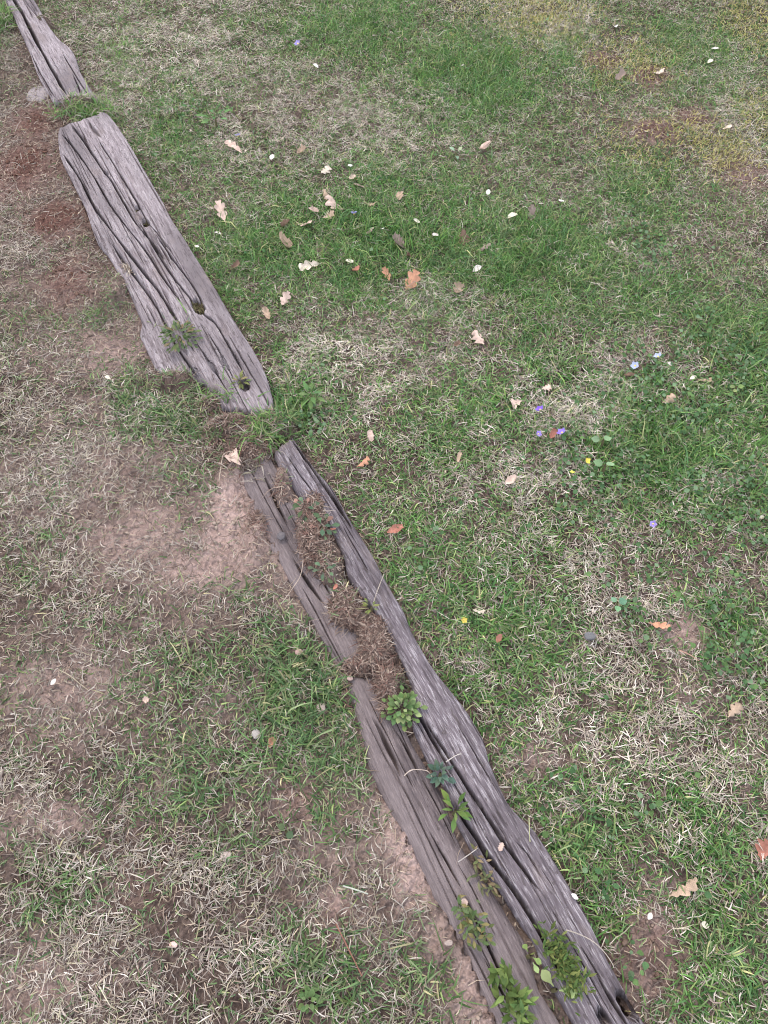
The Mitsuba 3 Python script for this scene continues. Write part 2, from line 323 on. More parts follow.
COVER = [(84, 111, 24, 5, 1.2), (248, 434, 46, 11, 1.25), (212, 412, 18, 9, 0.9), (180, 385, 34, 12, 0.9), (276, 432, 22, 14, 1.2), (374, 648, 18, 34, 1.2), (386, 690, 14, 26, 1.15), (350, 628, 20, 14, 0.95), (314, 535, 22, 50, 1.15), (345, 612, 24, 28, 1.1), (330, 570, 18, 30, 1.1), (255, 455, 24, 20, 1.1), (285, 490, 14, 30, 1.0), (232, 478, 18, 30, 1.0), (258, 545, 14, 40, 0.9), (366, 810, 20, 40, 0.6), (404, 884, 22, 40, 0.58), (390, 846, 20, 40, 0.58), (436, 962, 22, 50, 0.5), (362, 672, 26, 9, 1.1), (386, 716, 12, 12, 1.0), (300, 632, 16, 16, 0.8), (118, 296, 14, 30, 0.8), (30, 38, 8, 8, 0.0), (44, 27, 14, 6, 0.8), (448, 1010, 18, 30, 0.55)]
MOSS = [(540, 15, 50, 30, 0.8), (720, 150, 35, 20, 1.0), (640, 60, 40, 22, 0.6), (690, 132, 30, 14, 0.7), (750, 20, 30, 40, 0.6), (760, 120, 24, 26, 0.6), (610, 70, 26, 16, 0.6), (640, 150, 40, 30, 0.3)]
HERB = [(690, 400, 80, 45, 0.9), (735, 520, 40, 45, 1.1), (646, 602, 38, 26, 1.1), (725, 640, 32, 45, 1.0), (625, 815, 30, 20, 1.0), (600, 450, 50, 40, 0.6), (530, 800, 26, 40, 0.9), (690, 360, 70, 40, 0.7), (200, 116, 30, 8, 0.8), (430, 540, 60, 30, 0.25), (560, 780, 20, 20, 0.6), (300, 405, 32, 26, 0.8), (650, 250, 40, 30, 0.5), (715, 480, 50, 25, 0.9), (580, 480, 50, 40, 0.5), (610, 900, 16, 60, 0.35)]

AX0, AX1 = at(291, 434), at(643, 1019)                        # the timber line, for left and right of it
AD = (AX1 - AX0) / np.linalg.norm(AX1 - AX0)


def side(x, y):
    """Metres to the right of the timber line."""
    return (y - AX0[1]) * AD[0] * 1.0 - (x - AX0[0]) * AD[1]


def fields(x, y):
    P = np.stack([x, y, np.zeros_like(x)], -1)
    right = sstep(-0.05, 0.02, side(x, y))
    n1, n2 = nfbm(P * 6, 3, 1), nfbm(P * 17, 3, 2)
    wx, wy = x + 0.22 * (nfbm(P * 5, 3, 71) - 0.5), y + 0.22 * (nfbm(P * 5, 3, 72) - 0.5)
    bare = blobs(x, y, BARE)
    bare = np.clip(bare * (0.55 + 0.9 * n2), 0, 1)
    lush = blobs(wx, wy, LUSH)
    lush = np.clip(lush * (0.6 + 0.8 * n1), 0, 1)
    straw = blobs(wx, wy, STRAW) * (0.5 + n2)
    cov = blobs(x, y, COVER)
    green = (0.24 + 0.62 * right + (0.50 + 0.15 * right) * lush) * (0.5 + n1) * (1 - 0.95 * sstep(0.25, 0.7, bare))
    straw = (0.30 - 0.04 * right + 0.72 * straw) * (0.45 + 1.1 * n2) * (1 - 0.55 * lush) * (1 - 0.8 * sstep(0.3, 0.9, bare)) * (0.30 + 1.35 * sstep(0.36, 0.64, nfbm(P * 24, 2, 33)))
    return dict(right=right, bare=bare, lush=lush, straw=np.clip(straw, 0, 1.4), green=np.clip(green, 0, 1.3), cov=cov)


def ground_z(x, y):
    P = np.stack([x, y, np.zeros_like(x)], -1)
    r = np.hypot(x, y - 2)
    z = 0.030 * (nfbm(P * 2.2, 3, 5) - 0.5) + 0.014 * (nfbm(P * 11, 3, 6) - 0.5) + 0.010 * (nfbm(P * 45, 2, 7) - 0.5)
    sd = side(x, y)
    z += 0.016 * sstep(0.02, -0.12, sd) * sstep(1.6, 0.2, -sd)
    z += 0.020 * blobs(x, y, [(60, 222, 22, 14, 1), (72, 282, 20, 20, 1), (28, 175, 26, 20, 1), (655, 131, 24, 10, 0.7), (652, 76, 20, 10, 0.7)]) * (0.3 + nfbm(P * 30, 3, 8))
    cov = np.clip(blobs(x, y, COVER), 0, 1.3)
    ins = on_timber(x, y, 0.020)
    keep = sstep(0.35, 0.75, cov)
    near = sstep(-0.03, 0.0, ins)
    zc = 0.050 + 0.016 * (nfbm(P * 22, 3, 9) - 0.5)
    zsink = np.where(ins > 0, -0.045, z)
    zt = zsink * (1 - sstep(0, 0.012, ins)) + (-0.045) * sstep(0, 0.012, ins)
    z = np.where(ins > 0, zt, z)
    return z * (1 - keep) + np.maximum(zc * np.clip(cov, 0, 1.0), z) * keep - 0.0 * r


def axis(lo, hi, step, far):
    a = np.arange(lo, hi, step)
    k = np.cumsum(step * 1.35 ** np.arange(1, 60))
    k = k[k < far]
    return np.concatenate([(lo - k)[::-1], a, a[-1] + k])


gx, gy = axis(-1.75, 1.75, 0.0118, 150), axis(-0.12, 3.85, 0.0118, 150)
GX, GY = np.meshgrid(gx, gy)
GZ = ground_z(GX, GY)
zi = RegularGridInterpolator((gy, gx), GZ, bounds_error=False, fill_value=0.0)


def gz(x, y):
    return zi(np.stack([y, x], -1))


ii = np.arange(GX.size).reshape(GX.shape)
qf = np.stack([ii[:-1, :-1], ii[:-1, 1:], ii[1:, 1:], ii[1:, :-1]], -1).reshape(-1, 4)
P3 = np.stack([GX, GY, 0 * GX], -1)
scene['ground'] = mikit.ply((np.stack([GX, GY, GZ], -1).reshape(-1, 3), qf), 'mat_ground', True, uv=np.stack([GX.ravel(), GY.ravel()], -1))
tag('ground', 'pinkish brown soil of a patchy spring lawn', kind='structure')

# ------------------------------------------------------------------ the timbers
def put_timber(name, tb, mat, label, holes=()):
    v, f, uv = tb.mesh(holes=holes)
    scene[name] = mikit.ply((v, f), mat, True, uv=uv)
    tag(name, label, 'timber')


put_timber('landscape_timber', tU, 'mat_wood_pale', 'pale grey weathered timber split by a wide black crack, the farthest')
put_timber('landscape_timber_001', tM, 'mat_wood_pale', 'broad pale grey timber with many long cracks and mossy knot holes', [(198, 306, 0.030, 0.016, 0.04), (146, 222, 0.016, 0.010, 0.03), (106, 173, 0.010, 0.008, 0.02), (137, 208, 0.012, 0.006, 0.02), (244, 384, 0.022, 0.012, 0.03)])
put_timber('landscape_timber_002', tR, 'mat_wood_grey', 'long narrow purplish grey timber running from the middle to the bottom edge', [(628, 1006, 0.022, 0.012, 0.05), (604, 1018, 0.012, 0.008, 0.03)])
put_timber('landscape_timber_003', tP, 'mat_wood_dark', 'half buried dark brown timber beside pale bare soil, with a round knob at its edge')
put_timber('landscape_timber_004', tL, 'mat_wood_dark', 'dusty brown half sunken timber, left of the long grey one')

# ------------------------------------------------------------------ blades
def strips(root, azim, elev, length, width, kappa, curl, segs, colors, droop=0.0, twist=0.0, prof=None, floor=0.0015):
    """One strip per row, pointed at its tip; returns vertices, faces, colours (all in one mesh)."""
    n = len(root)
    step = (length / segs)[:, None]
    k = np.arange(segs)[None]
    el = elev[:, None] - kappa[:, None] * k - 0
    az = azim[:, None] + curl[:, None] * k + (rng.normal(0, 1, (n, segs)) * twist).cumsum(1)
    dvec = np.stack([np.cos(el) * np.cos(az), np.cos(el) * np.sin(az), np.sin(el)], -1) * step[..., None]
    pts = np.concatenate([np.zeros((n, 1, 3)), dvec.cumsum(1)], 1) + root[:, None]
    pts[..., 2] = np.maximum(pts[..., 2], root[:, None, 2] + floor)
    az = np.concatenate([az, az[:, -1:]], 1)
    tw = rng.uniform(-0.7, 0.7, n)[:, None]
    side_v = np.stack([-np.sin(az) * np.cos(tw), np.cos(az) * np.cos(tw), np.sin(tw) * np.ones_like(az)], -1)
    prof = np.array(prof if prof is not None else [0.75] + [1.0] * (segs - 2) + [0.72]) if segs > 1 else np.array([1.0])
    w = width[:, None] * prof[None, :segs]
    lv, rv = pts[:, :segs] - side_v[:, :segs] * w[..., None] / 2, pts[:, :segs] + side_v[:, :segs] * w[..., None] / 2
    V = np.concatenate([np.stack([lv, rv], 2).reshape(n, 2 * segs, 3), pts[:, -1:]], 1)
    m = 2 * segs + 1
    fs = []
    for j in range(segs - 1):
        fs += [[2 * j, 2 * j + 1, 2 * j + 3], [2 * j, 2 * j + 3, 2 * j + 2]]
    fs.append([2 * segs - 2, 2 * segs - 1, 2 * segs])
    F = (np.array(fs)[None] + (np.arange(n) * m)[:, None, None]).reshape(-1, 3)
    C = np.repeat(colors[:, None], m, 1)
    return V.reshape(-1, 3), F, C.reshape(-1, 3)


def join(parts):
    off, V, F, C = 0, [], [], []
    for v, f, c in parts:
        V.append(v); F.append(f + off); C.append(c)
        off += len(v)
    return np.vstack(V), np.vstack(F), np.vstack(C)


def stuff(name, parts, mat, label, cat):
    v, f, c = join(parts)
    scene[name] = mikit.ply((v, f), mat, True, color=np.clip(c, 0.004, 0.9))
    tag(name, label, cat, kind='stuff')
    print(name, len(f))


def in_view(x, y, pad=40):
    dy, dz = y * FWD[1] - CAM_H * FWD[2], None
    depth = y * math.cos(PITCH) + CAM_H * math.sin(PITCH)
    up = y * math.sin(PITCH) - CAM_H * math.cos(PITCH)
    px, py = 384 + FPX * x / depth, 512 - FPX * up / depth
    return (depth > 0.1) & (px > -pad) & (px < 768 + pad) & (py > -pad) & (py < 1024 + pad), depth


def scatter(n, lo=(-2.6, -0.7), hi=(2.6, 5.2), outside=0.12):
    """Uniform points over the lawn, thinned outside the stretch that the photograph shows."""
    x, y = rng.uniform(lo[0], hi[0], n), rng.uniform(lo[1], hi[1], n)
    v, depth = in_view(x, y)
    k = v | (rng.random(n) < outside)
    return x[k], y[k], depth[k], v[k]


GREENS = np.array([[0.078, 0.128, 0.046], [0.100, 0.160, 0.056], [0.066, 0.108, 0.052], [0.130, 0.180, 0.080], [0.090, 0.135, 0.078], [0.185, 0.190, 0.115], [0.150, 0.160, 0.095]]) * 1.08
STRAWS = np.array([[0.42, 0.370, 0.325], [0.50, 0.45, 0.405], [0.32, 0.268, 0.235], [0.24, 0.195, 0.175], [0.34, 0.305, 0.235], [0.20, 0.155, 0.14], [0.28, 0.25, 0.185], [0.38, 0.335, 0.295], [0.17, 0.14, 0.125]])


def tuft_blades(n_tufts, per, spread):
    x, y, depth, v = scatter(n_tufts)
    F = fields(x, y)
    blocked = (on_timber(x, y, -0.004) > 0) & (F['cov'] < 0.75)
    keep = (rng.random(len(x)) < F['green']) & ~blocked
    x, y, v = x[keep], y[keep], v[keep]
    F = {k: q[keep] for k, q in F.items()}
    n = len(x)
    cnt = rng.poisson(per * (0.45 + 0.8 * F['lush']) * np.where(v, 1, 0.7)) + 1
    idx = np.repeat(np.arange(n), cnt)
    m = len(idx)
    bx, by = x[idx] + rng.normal(0, spread, m), y[idx] + rng.normal(0, spread, m)
    lush = F['lush'][idx]
    hue = rng.random(n)[idx]
    ok = ~((on_timber(bx, by, -0.003) > 0) & (F['cov'][idx] < 0.75))
    bx, by, lush, hue, idx = bx[ok], by[ok], lush[ok], hue[ok], idx[ok]
    m = len(idx)
    vis, depth = in_view(bx, by)
    root = xyz(bx, by, gz(bx, by) - 0.003)
    base = GREENS[rng.integers(0, len(GREENS), n)][idx]
    col = base * (0.55 + 1.0 * rng.uniform(0, 1, (m, 1)) ** 1.5)
    col = col * (1 - 0.10 * lush[:, None]) * np.array([0.97, 1.25, 0.96])
    grey = (1 - sstep(-0.05, 0.05, side(bx, by)))[:, None] * 0.30 + 0.10 * (1 - lush[:, None])
    col = col * (1 - grey) + col.mean(1, keepdims=True) * np.array([1.0, 1.12, 0.80]) * 0.92 * grey
    yel = (rng.random(m) < 0.16)[:, None]
    col = np.where(yel, col * [2.0, 1.45, 1.6], col)
    length = rng.gamma(5, 0.0040, m) * (0.72 + 0.95 * lush) + 0.007
    width = rng.uniform(0.0016, 0.0038, m) * (0.85 + 0.30 * lush) * np.where(vis, 1, 2.3)
    elev = np.radians(rng.uniform(12, 80, m) * (0.75 + 0.3 * lush))
    azim = (rng.uniform(0, 2 * np.pi, n)[idx] + rng.normal(0, 1.3, m))
    kap, curl = rng.uniform(0.05, 0.75, m), rng.normal(0, 0.14, m)
    near = vis & (depth < 2.15)
    out = []
    for sel, segs in ((near, 3), (~near, 2)):
        q = np.flatnonzero(sel)
        out.append(strips(root[q], azim[q], elev[q], length[q], width[q], kap[q] * 3 / segs, curl[q], segs, col[q]))
    return out


grass = tuft_blades(268000, 6.0, 0.010)
stuff('green_grass', grass, 'mat_green', 'short green lawn grass growing in uneven tufts on both sides of the timbers', 'grass')


def straw_blades(n, key, lmean, wlo, whi, lie, pal, seg_near=4, amount=1.0):
    x, y, depth, v = scatter(n)
    F = fields(x, y)
    blocked = (on_timber(x, y, -0.004) > 0) & (F['cov'] < 0.72)
    keep = (rng.random(len(x)) < F[key] * amount) & ~blocked
    x, y, v, depth = x[keep], y[keep], v[keep], depth[keep]
    lush = F['lush'][keep]
    m = len(x)
    root = xyz(x, y, gz(x, y) + rng.uniform(0, 0.014, m) * (0.4 + lush))
    P = np.stack([x, y, 0 * x], -1)
    tone = nfbm(P * 25, 2, 31) * 0.9 + 0.55 * np.clip(blobs(x, y, STRAW), 0, 1.2)
    col = pal[rng.integers(0, len(pal), m)] * rng.uniform(0.55, 1.15, (m, 1)) * (0.62 + 0.55 * tone[:, None]) * (0.80 + 0.24 * sstep(-0.05, 0.05, side(x, y)))[:, None]
    length = rng.gamma(5, lmean / 5, m) + 0.006
    width = rng.uniform(wlo, whi, m) * np.where(v, 1, 2.0)
    elev = np.radians(rng.uniform(*lie, m))
    azim, kap, curl = rng.uniform(0, 2 * np.pi, m), rng.uniform(0, 0.40, m), rng.normal(0, 0.17, m)
    near = v & (depth < 2.15)
    out = []
    for sel, segs in ((near, seg_near), (~near, 2)):
        q = np.flatnonzero(sel)
        out.append(strips(root[q], azim[q], elev[q], length[q], width[q], kap[q] * 4 / segs, curl[q], segs, col[q], twist=0.20))
    return out


dry = straw_blades(1250000, 'straw', 0.0160, 0.0008, 0.0022, (-5, 42), STRAWS, 3)
stuff('dry_grass', dry, 'mat_straw', 'curled dead straw coloured grass lying tangled over the lawn', 'dry grass')


# short brown bits of thatch and soil crumbs
def thatch():
    x, y, depth, v = scatter(420000, outside=0.03)
    cov = blobs(x, y, COVER)
    blocked = (on_timber(x, y, -0.002) > 0) & (cov < 0.7)
    bare = blobs(x, y, BARE)
    keep = ~blocked & (rng.random(len(x)) < 0.45 + 0.5 * np.clip(blobs(x, y, [(365, 655, 30, 45, 1.2), (250, 440, 40, 20, 0.6), (225, 405, 30, 20, 0.7), (420, 870, 20, 50, 0.3)]), 0, 1)) & (rng.random(len(x)) > 0.45 * blobs(x, y, PALE))
    x, y = x[keep], y[keep]
    m = len(x)
    root = xyz(x, y, gz(x, y) + rng.uniform(0, 0.006, m))
    pal = np.array([[0.10, 0.075, 0.060], [0.16, 0.12, 0.095], [0.22, 0.17, 0.135], [0.07, 0.05, 0.042], [0.30, 0.24, 0.19]])
    col = pal[rng.integers(0, 5, m)] * rng.uniform(0.7, 1.2, (m, 1))
    return [strips(root, rng.uniform(0, 6.28, m), np.radians(rng.uniform(-5, 40, m)), rng.gamma(3, 0.0042, m) + 0.004, rng.uniform(0.0009, 0.0030, m), rng.uniform(0, 0.6, m), rng.normal(0, 0.4, m), 2, col)]


def mound_litter():
    rows = [(374, 650, 20, 34, 4200), (384, 694, 12, 24, 1500), (314, 535, 15, 50, 2200), (348, 615, 18, 20, 1600), (345, 670, 18, 30, 500), (245, 440, 45, 22, 3500), (225, 408, 24, 14, 1800), (265, 500, 20, 30, 1500), (84, 110, 26, 8, 1200)]
    out = []
    pal = np.array([[0.085, 0.058, 0.050], [0.13, 0.09, 0.075], [0.16, 0.12, 0.102], [0.055, 0.038, 0.034], [0.24, 0.185, 0.16], [0.11, 0.065, 0.055]])
    for px, py, sx, sy, n in rows:
        p = at(rng.normal(px, sx * 0.55, n), rng.normal(py, sy * 0.55, n), 0.045)
        p = p[(on_timber(p[:, 0], p[:, 1], 0) < 0) | (blobs(p[:, 0], p[:, 1], COVER) > 0.55)]
        m = len(p)
        root = xyz(p[:, 0], p[:, 1], gz(p[:, 0], p[:, 1]) + rng.uniform(0, 0.010, m))
        out.append(strips(root, rng.uniform(0, 6.28, m), np.radians(rng.uniform(-15, 22, m)), rng.gamma(2.5, 0.0042, m) + 0.003, rng.uniform(0.0010, 0.0038, m), rng.uniform(0, 0.5, m), rng.normal(0, 0.4, m), 2, pal[rng.integers(0, 6, m)] * rng.uniform(0.7, 1.2, (m, 1))))
    return out


stuff('thatch', thatch() + mound_litter(), 'mat_litter', 'fine brown thatch and plant litter between the grass', 'litter')

OCT_V = np.array([[1, 0, 0], [-1, 0, 0], [0, 1, 0], [0, -1, 0], [0, 0, 1], [0, 0, -1.0]])
OCT_F = np.array([[0, 2, 4], [2, 1, 4], [1, 3, 4], [3, 0, 4], [2, 0, 5], [1, 2, 5], [3, 1, 5], [0, 3, 5]])


def crumbs(n):
    x, y, depth, v = scatter(n, outside=0.02)
    bare, red = blobs(x, y, BARE), blobs(x, y, RED)
    ok = (rng.random(len(x)) < np.clip(0.10 + 0.5 * bare + 0.6 * red, 0, 1)) & ~((on_timber(x, y, -0.002) > 0) & (blobs(x, y, COVER) < 0.7))
    x, y = x[ok], y[ok]
    m = len(x)
    r = rng.gamma(2.2, 0.0010, m) + 0.0009
    pale, red = blobs(x, y, PALE)[:, None], np.clip(red[ok], 0, 1)[:, None]
    c = np.array([0.13, 0.098, 0.080]) * (1 - np.clip(pale, 0, 1)) + np.array([0.36, 0.285, 0.245]) * np.clip(pale, 0, 1)
    c = (c * (1 - red) + np.array([0.095, 0.050, 0.038]) * red) * rng.uniform(0.65, 1.25, (m, 1))
    V = OCT_V[None] * rng.uniform(0.55, 1.25, (m, 6, 1)) * r[:, None, None] + rng.normal(0, 0.2, (m, 6, 3)) * r[:, None, None] + xyz(x, y, gz(x, y) + r * 0.3)[:, None]
    F = (OCT_F[None] + (np.arange(m) * 6)[:, None, None]).reshape(-1, 3)
    return [(V.reshape(-1, 3), F, np.repeat(c, 6, 0))]


stuff('soil_crumbs', crumbs(150000), 'mat_litter', 'loose crumbs of soil on the bare patches', 'soil')


# ------------------------------------------------------------------ broad leaved ground cover and moss
def leaf_grid(length, width, cols, rows_w, cup, bend, seed=0):
    """A leaf as a small grid: base at the origin, along +x; half widths rows_w at equal steps; cup lifts the edges, bend arches it."""
    k = len(rows_w)
    u = np.linspace(0, 1, k)
    a = np.linspace(-1, 1, cols)
    hw = np.array(rows_w) * width / 2
    ang = bend * u
    X = np.concatenate([[0], np.cumsum(np.cos((ang[1:] + ang[:-1]) / 2))]) / (k - 1) * length
    Z = np.concatenate([[0], np.cumsum(np.sin((ang[1:] + ang[:-1]) / 2))]) / (k - 1) * length
    V = np.stack([np.broadcast_to(X[:, None], (k, cols)), hw[:, None] * a, Z[:, None] + cup * np.abs(a) ** 1.5 * hw[:, None]], -1)
    i = np.arange(k * cols).reshape(k, cols)
    q = np.stack([i[:-1, :-1], i[1:, :-1], i[1:, 1:], i[:-1, 1:]], -1).reshape(-1, 4)
    return V.reshape(-1, 3), np.vstack([q[:, [0, 1, 2]], q[:, [0, 2, 3]]])


def rot(az, el, roll):
    ca, sa, ce, se, cr, sr = np.cos(az), np.sin(az), np.cos(el), np.sin(el), np.cos(roll), np.sin(roll)
    Rz = np.array([[ca, -sa, 0], [sa, ca, 0], [0, 0, 1]])
    Ry = np.array([[ce, 0, -se], [0, 1, 0], [se, 0, ce]])
    Rx = np.array([[1, 0, 0], [0, cr, -sr], [0, sr, cr]])
    return Rz @ Ry @ Rx


ROUND = [0.30, 0.85, 1.0, 0.85, 0.45, 0.05]
SPOON = [0.12, 0.16, 0.45, 0.85, 1.0, 0.72, 0.08]
LANCE = [0.12, 0.45, 0.85, 1.0, 0.8, 0.45, 0.04]


def herbs():
    x, y, depth, v = scatter(210000, outside=0.02)
    h = blobs(x, y, HERB)
    P = np.stack([x, y, 0 * x], -1)
    ok = (rng.random(len(x)) < (h + 0.010 * (side(x, y) > 0)) * (0.1 + 1.7 * sstep(0.38, 0.66, nfbm(P * 11, 3, 41)))) & (on_timber(x, y, -0.01) < 0)
    x, y = x[ok], y[ok]
    out = []
    protos = [leaf_grid(1, 0.85, 3, ROUND, c, b) for c in (0.1, 0.5) for b in (-0.7, 0.4)]
    z = gz(x, y)
    V, F, C, off = [], [], [], 0
    for i in range(len(x)):
        pv, pf = protos[i % 4]
        sz = rng.uniform(0.006, 0.0145)
        R = rot(rng.uniform(0, 6.28), rng.uniform(-0.5, 0.6), rng.normal(0, 0.4))
        V.append(pv @ R.T * sz + [x[i], y[i], z[i] + rng.uniform(0.012, 0.034)])
        c = np.array([[0.048, 0.092, 0.042], [0.062, 0.114, 0.052], [0.080, 0.134, 0.052], [0.11, 0.165, 0.095]][rng.integers(0, 4)]) * rng.uniform(0.75, 1.2)
        C.append(np.repeat(c[None], len(pv), 0))
        F.append(pf + off)
        off += len(pv)
    return [(np.vstack(V), np.vstack(F), np.vstack(C))]


stuff('ground_cover_leaves', herbs(), 'mat_leaf', 'small round dark green leaves of creeping herbs matted among the grass', 'ground cover')


def moss_bits():
    x, y, depth, v = scatter(600000, lo=(-1.8, 0.0), hi=(1.9, 4.3), outside=0.05)
    ok = (rng.random(len(x)) < blobs(x, y, MOSS) * 0.9 * (0.4 + nfbm(np.stack([x, y, 0 * x], -1) * 14, 3, 77)))
    x, y = x[ok], y[ok]
    m = len(x)
    pal = np.array([[0.27, 0.245, 0.085], [0.32, 0.285, 0.12], [0.20, 0.20, 0.07], [0.36, 0.31, 0.18]])
    col = pal[rng.integers(0, 4, m)] * rng.uniform(0.7, 1.1, (m, 1))
    return [strips(xyz(x, y, gz(x, y) + 0.004), rng.uniform(0, 6.28, m), np.radians(rng.uniform(20, 85, m)), rng.uniform(0.008, 0.026, m), rng.uniform(0.002, 0.004, m), rng.uniform(0, 0.8, m), rng.normal(0, 0.3, m), 2, col)]


stuff('moss', moss_bits(), 'mat_straw', 'yellowish green moss creeping over thin spots at the far right of the lawn', 'moss')

# ------------------------------------------------------------------ fallen leaves, petals, pebbles
def col_jit(c, n, k=0.12):
    return np.clip(np.array(c)[None] * (1 + rng.normal(0, k, (n, 1))), 0.01, 0.95)


def oak_mesh(length, width, curl, fold, seed):
    r = np.random.default_rng(seed)
    k, cols = 22, 9
    u = np.linspace(0, 1, k)
    ph = r.uniform(0, 1)
    env = np.clip(np.sin(np.pi * np.clip(u * 0.93 + 0.05, 0, 1)) ** 0.7 * (0.55 + 0.6 * u), 0.02, 1)
    lobe = 0.30 + 0.70 * np.abs(np.cos(np.pi * (u * 3.3 + ph))) ** 0.8
    hw = env * lobe * width / 2
    hw[:3] = 0.0016
    hw[-1] = 0.001
    a = np.linspace(-1, 1, cols)
    ang = curl * (u - 0.3) * 2 + 0.35 * np.sin(u * 5 + ph * 6)
    X = np.concatenate([[0], np.cumsum(np.cos(ang[1:]))]) / k * length
    Z = np.concatenate([[0], np.cumsum(np.sin(ang[1:]))]) / k * length
    yy = hw[:, None] * a
    phi = fold * np.sign(a) * np.abs(a) ** 1.3 * (0.6 + 0.4 * np.sin(u * 4 + 5 * ph))[:, None]
    shear = 0.45 * np.abs(a) * hw[:, None]                                   # lobes point towards the tip
    V = np.stack([X[:, None] + shear * np.cos(ang)[:, None], yy * np.cos(phi), Z[:, None] + np.abs(yy) * np.sin(np.abs(phi)) * np.sign(fold) + 0.10 * width * (nfbm(np.stack([X[:, None] * 90 + 0 * yy, yy * 90, 0 * yy + seed], -1), 2, seed) - 0.5)], -1)
    i = np.arange(k * cols).reshape(k, cols)
    q = np.stack([i[:-1, :-1], i[1:, :-1], i[1:, 1:], i[:-1, 1:]], -1).reshape(-1, 4)
    return V.reshape(-1, 3) - [length * 0.45, 0, 0], np.vstack([q[:, [0, 1, 2]], q[:, [0, 2, 3]]]), np.abs(np.broadcast_to(a, (k, cols))).ravel()


def place(v, px, py, z=None, az=0.0, el=0.0, roll=0.0, lift=0.012):
    w = np.asarray(v) @ rot(az, el, roll).T
    p = at(px, py, 0.03 if z is None else z)
    if z is None:
        p = at(px, py, float(gz(*p)) + lift)
    base = float(gz(*p)) + lift if z is None else z
    return w + [p[0], p[1], base - min(0.0, w[:, 2].min() * 0.5)]


OAK = {'tan': (0.34, 0.25, 0.19), 'pink': (0.44, 0.33, 0.285), 'brown': (0.17, 0.11, 0.085), 'orange': (0.38, 0.20, 0.135), 'pale': (0.50, 0.425, 0.36), 'rust': (0.30, 0.135, 0.105), 'greybrown': (0.21, 0.16, 0.14)}
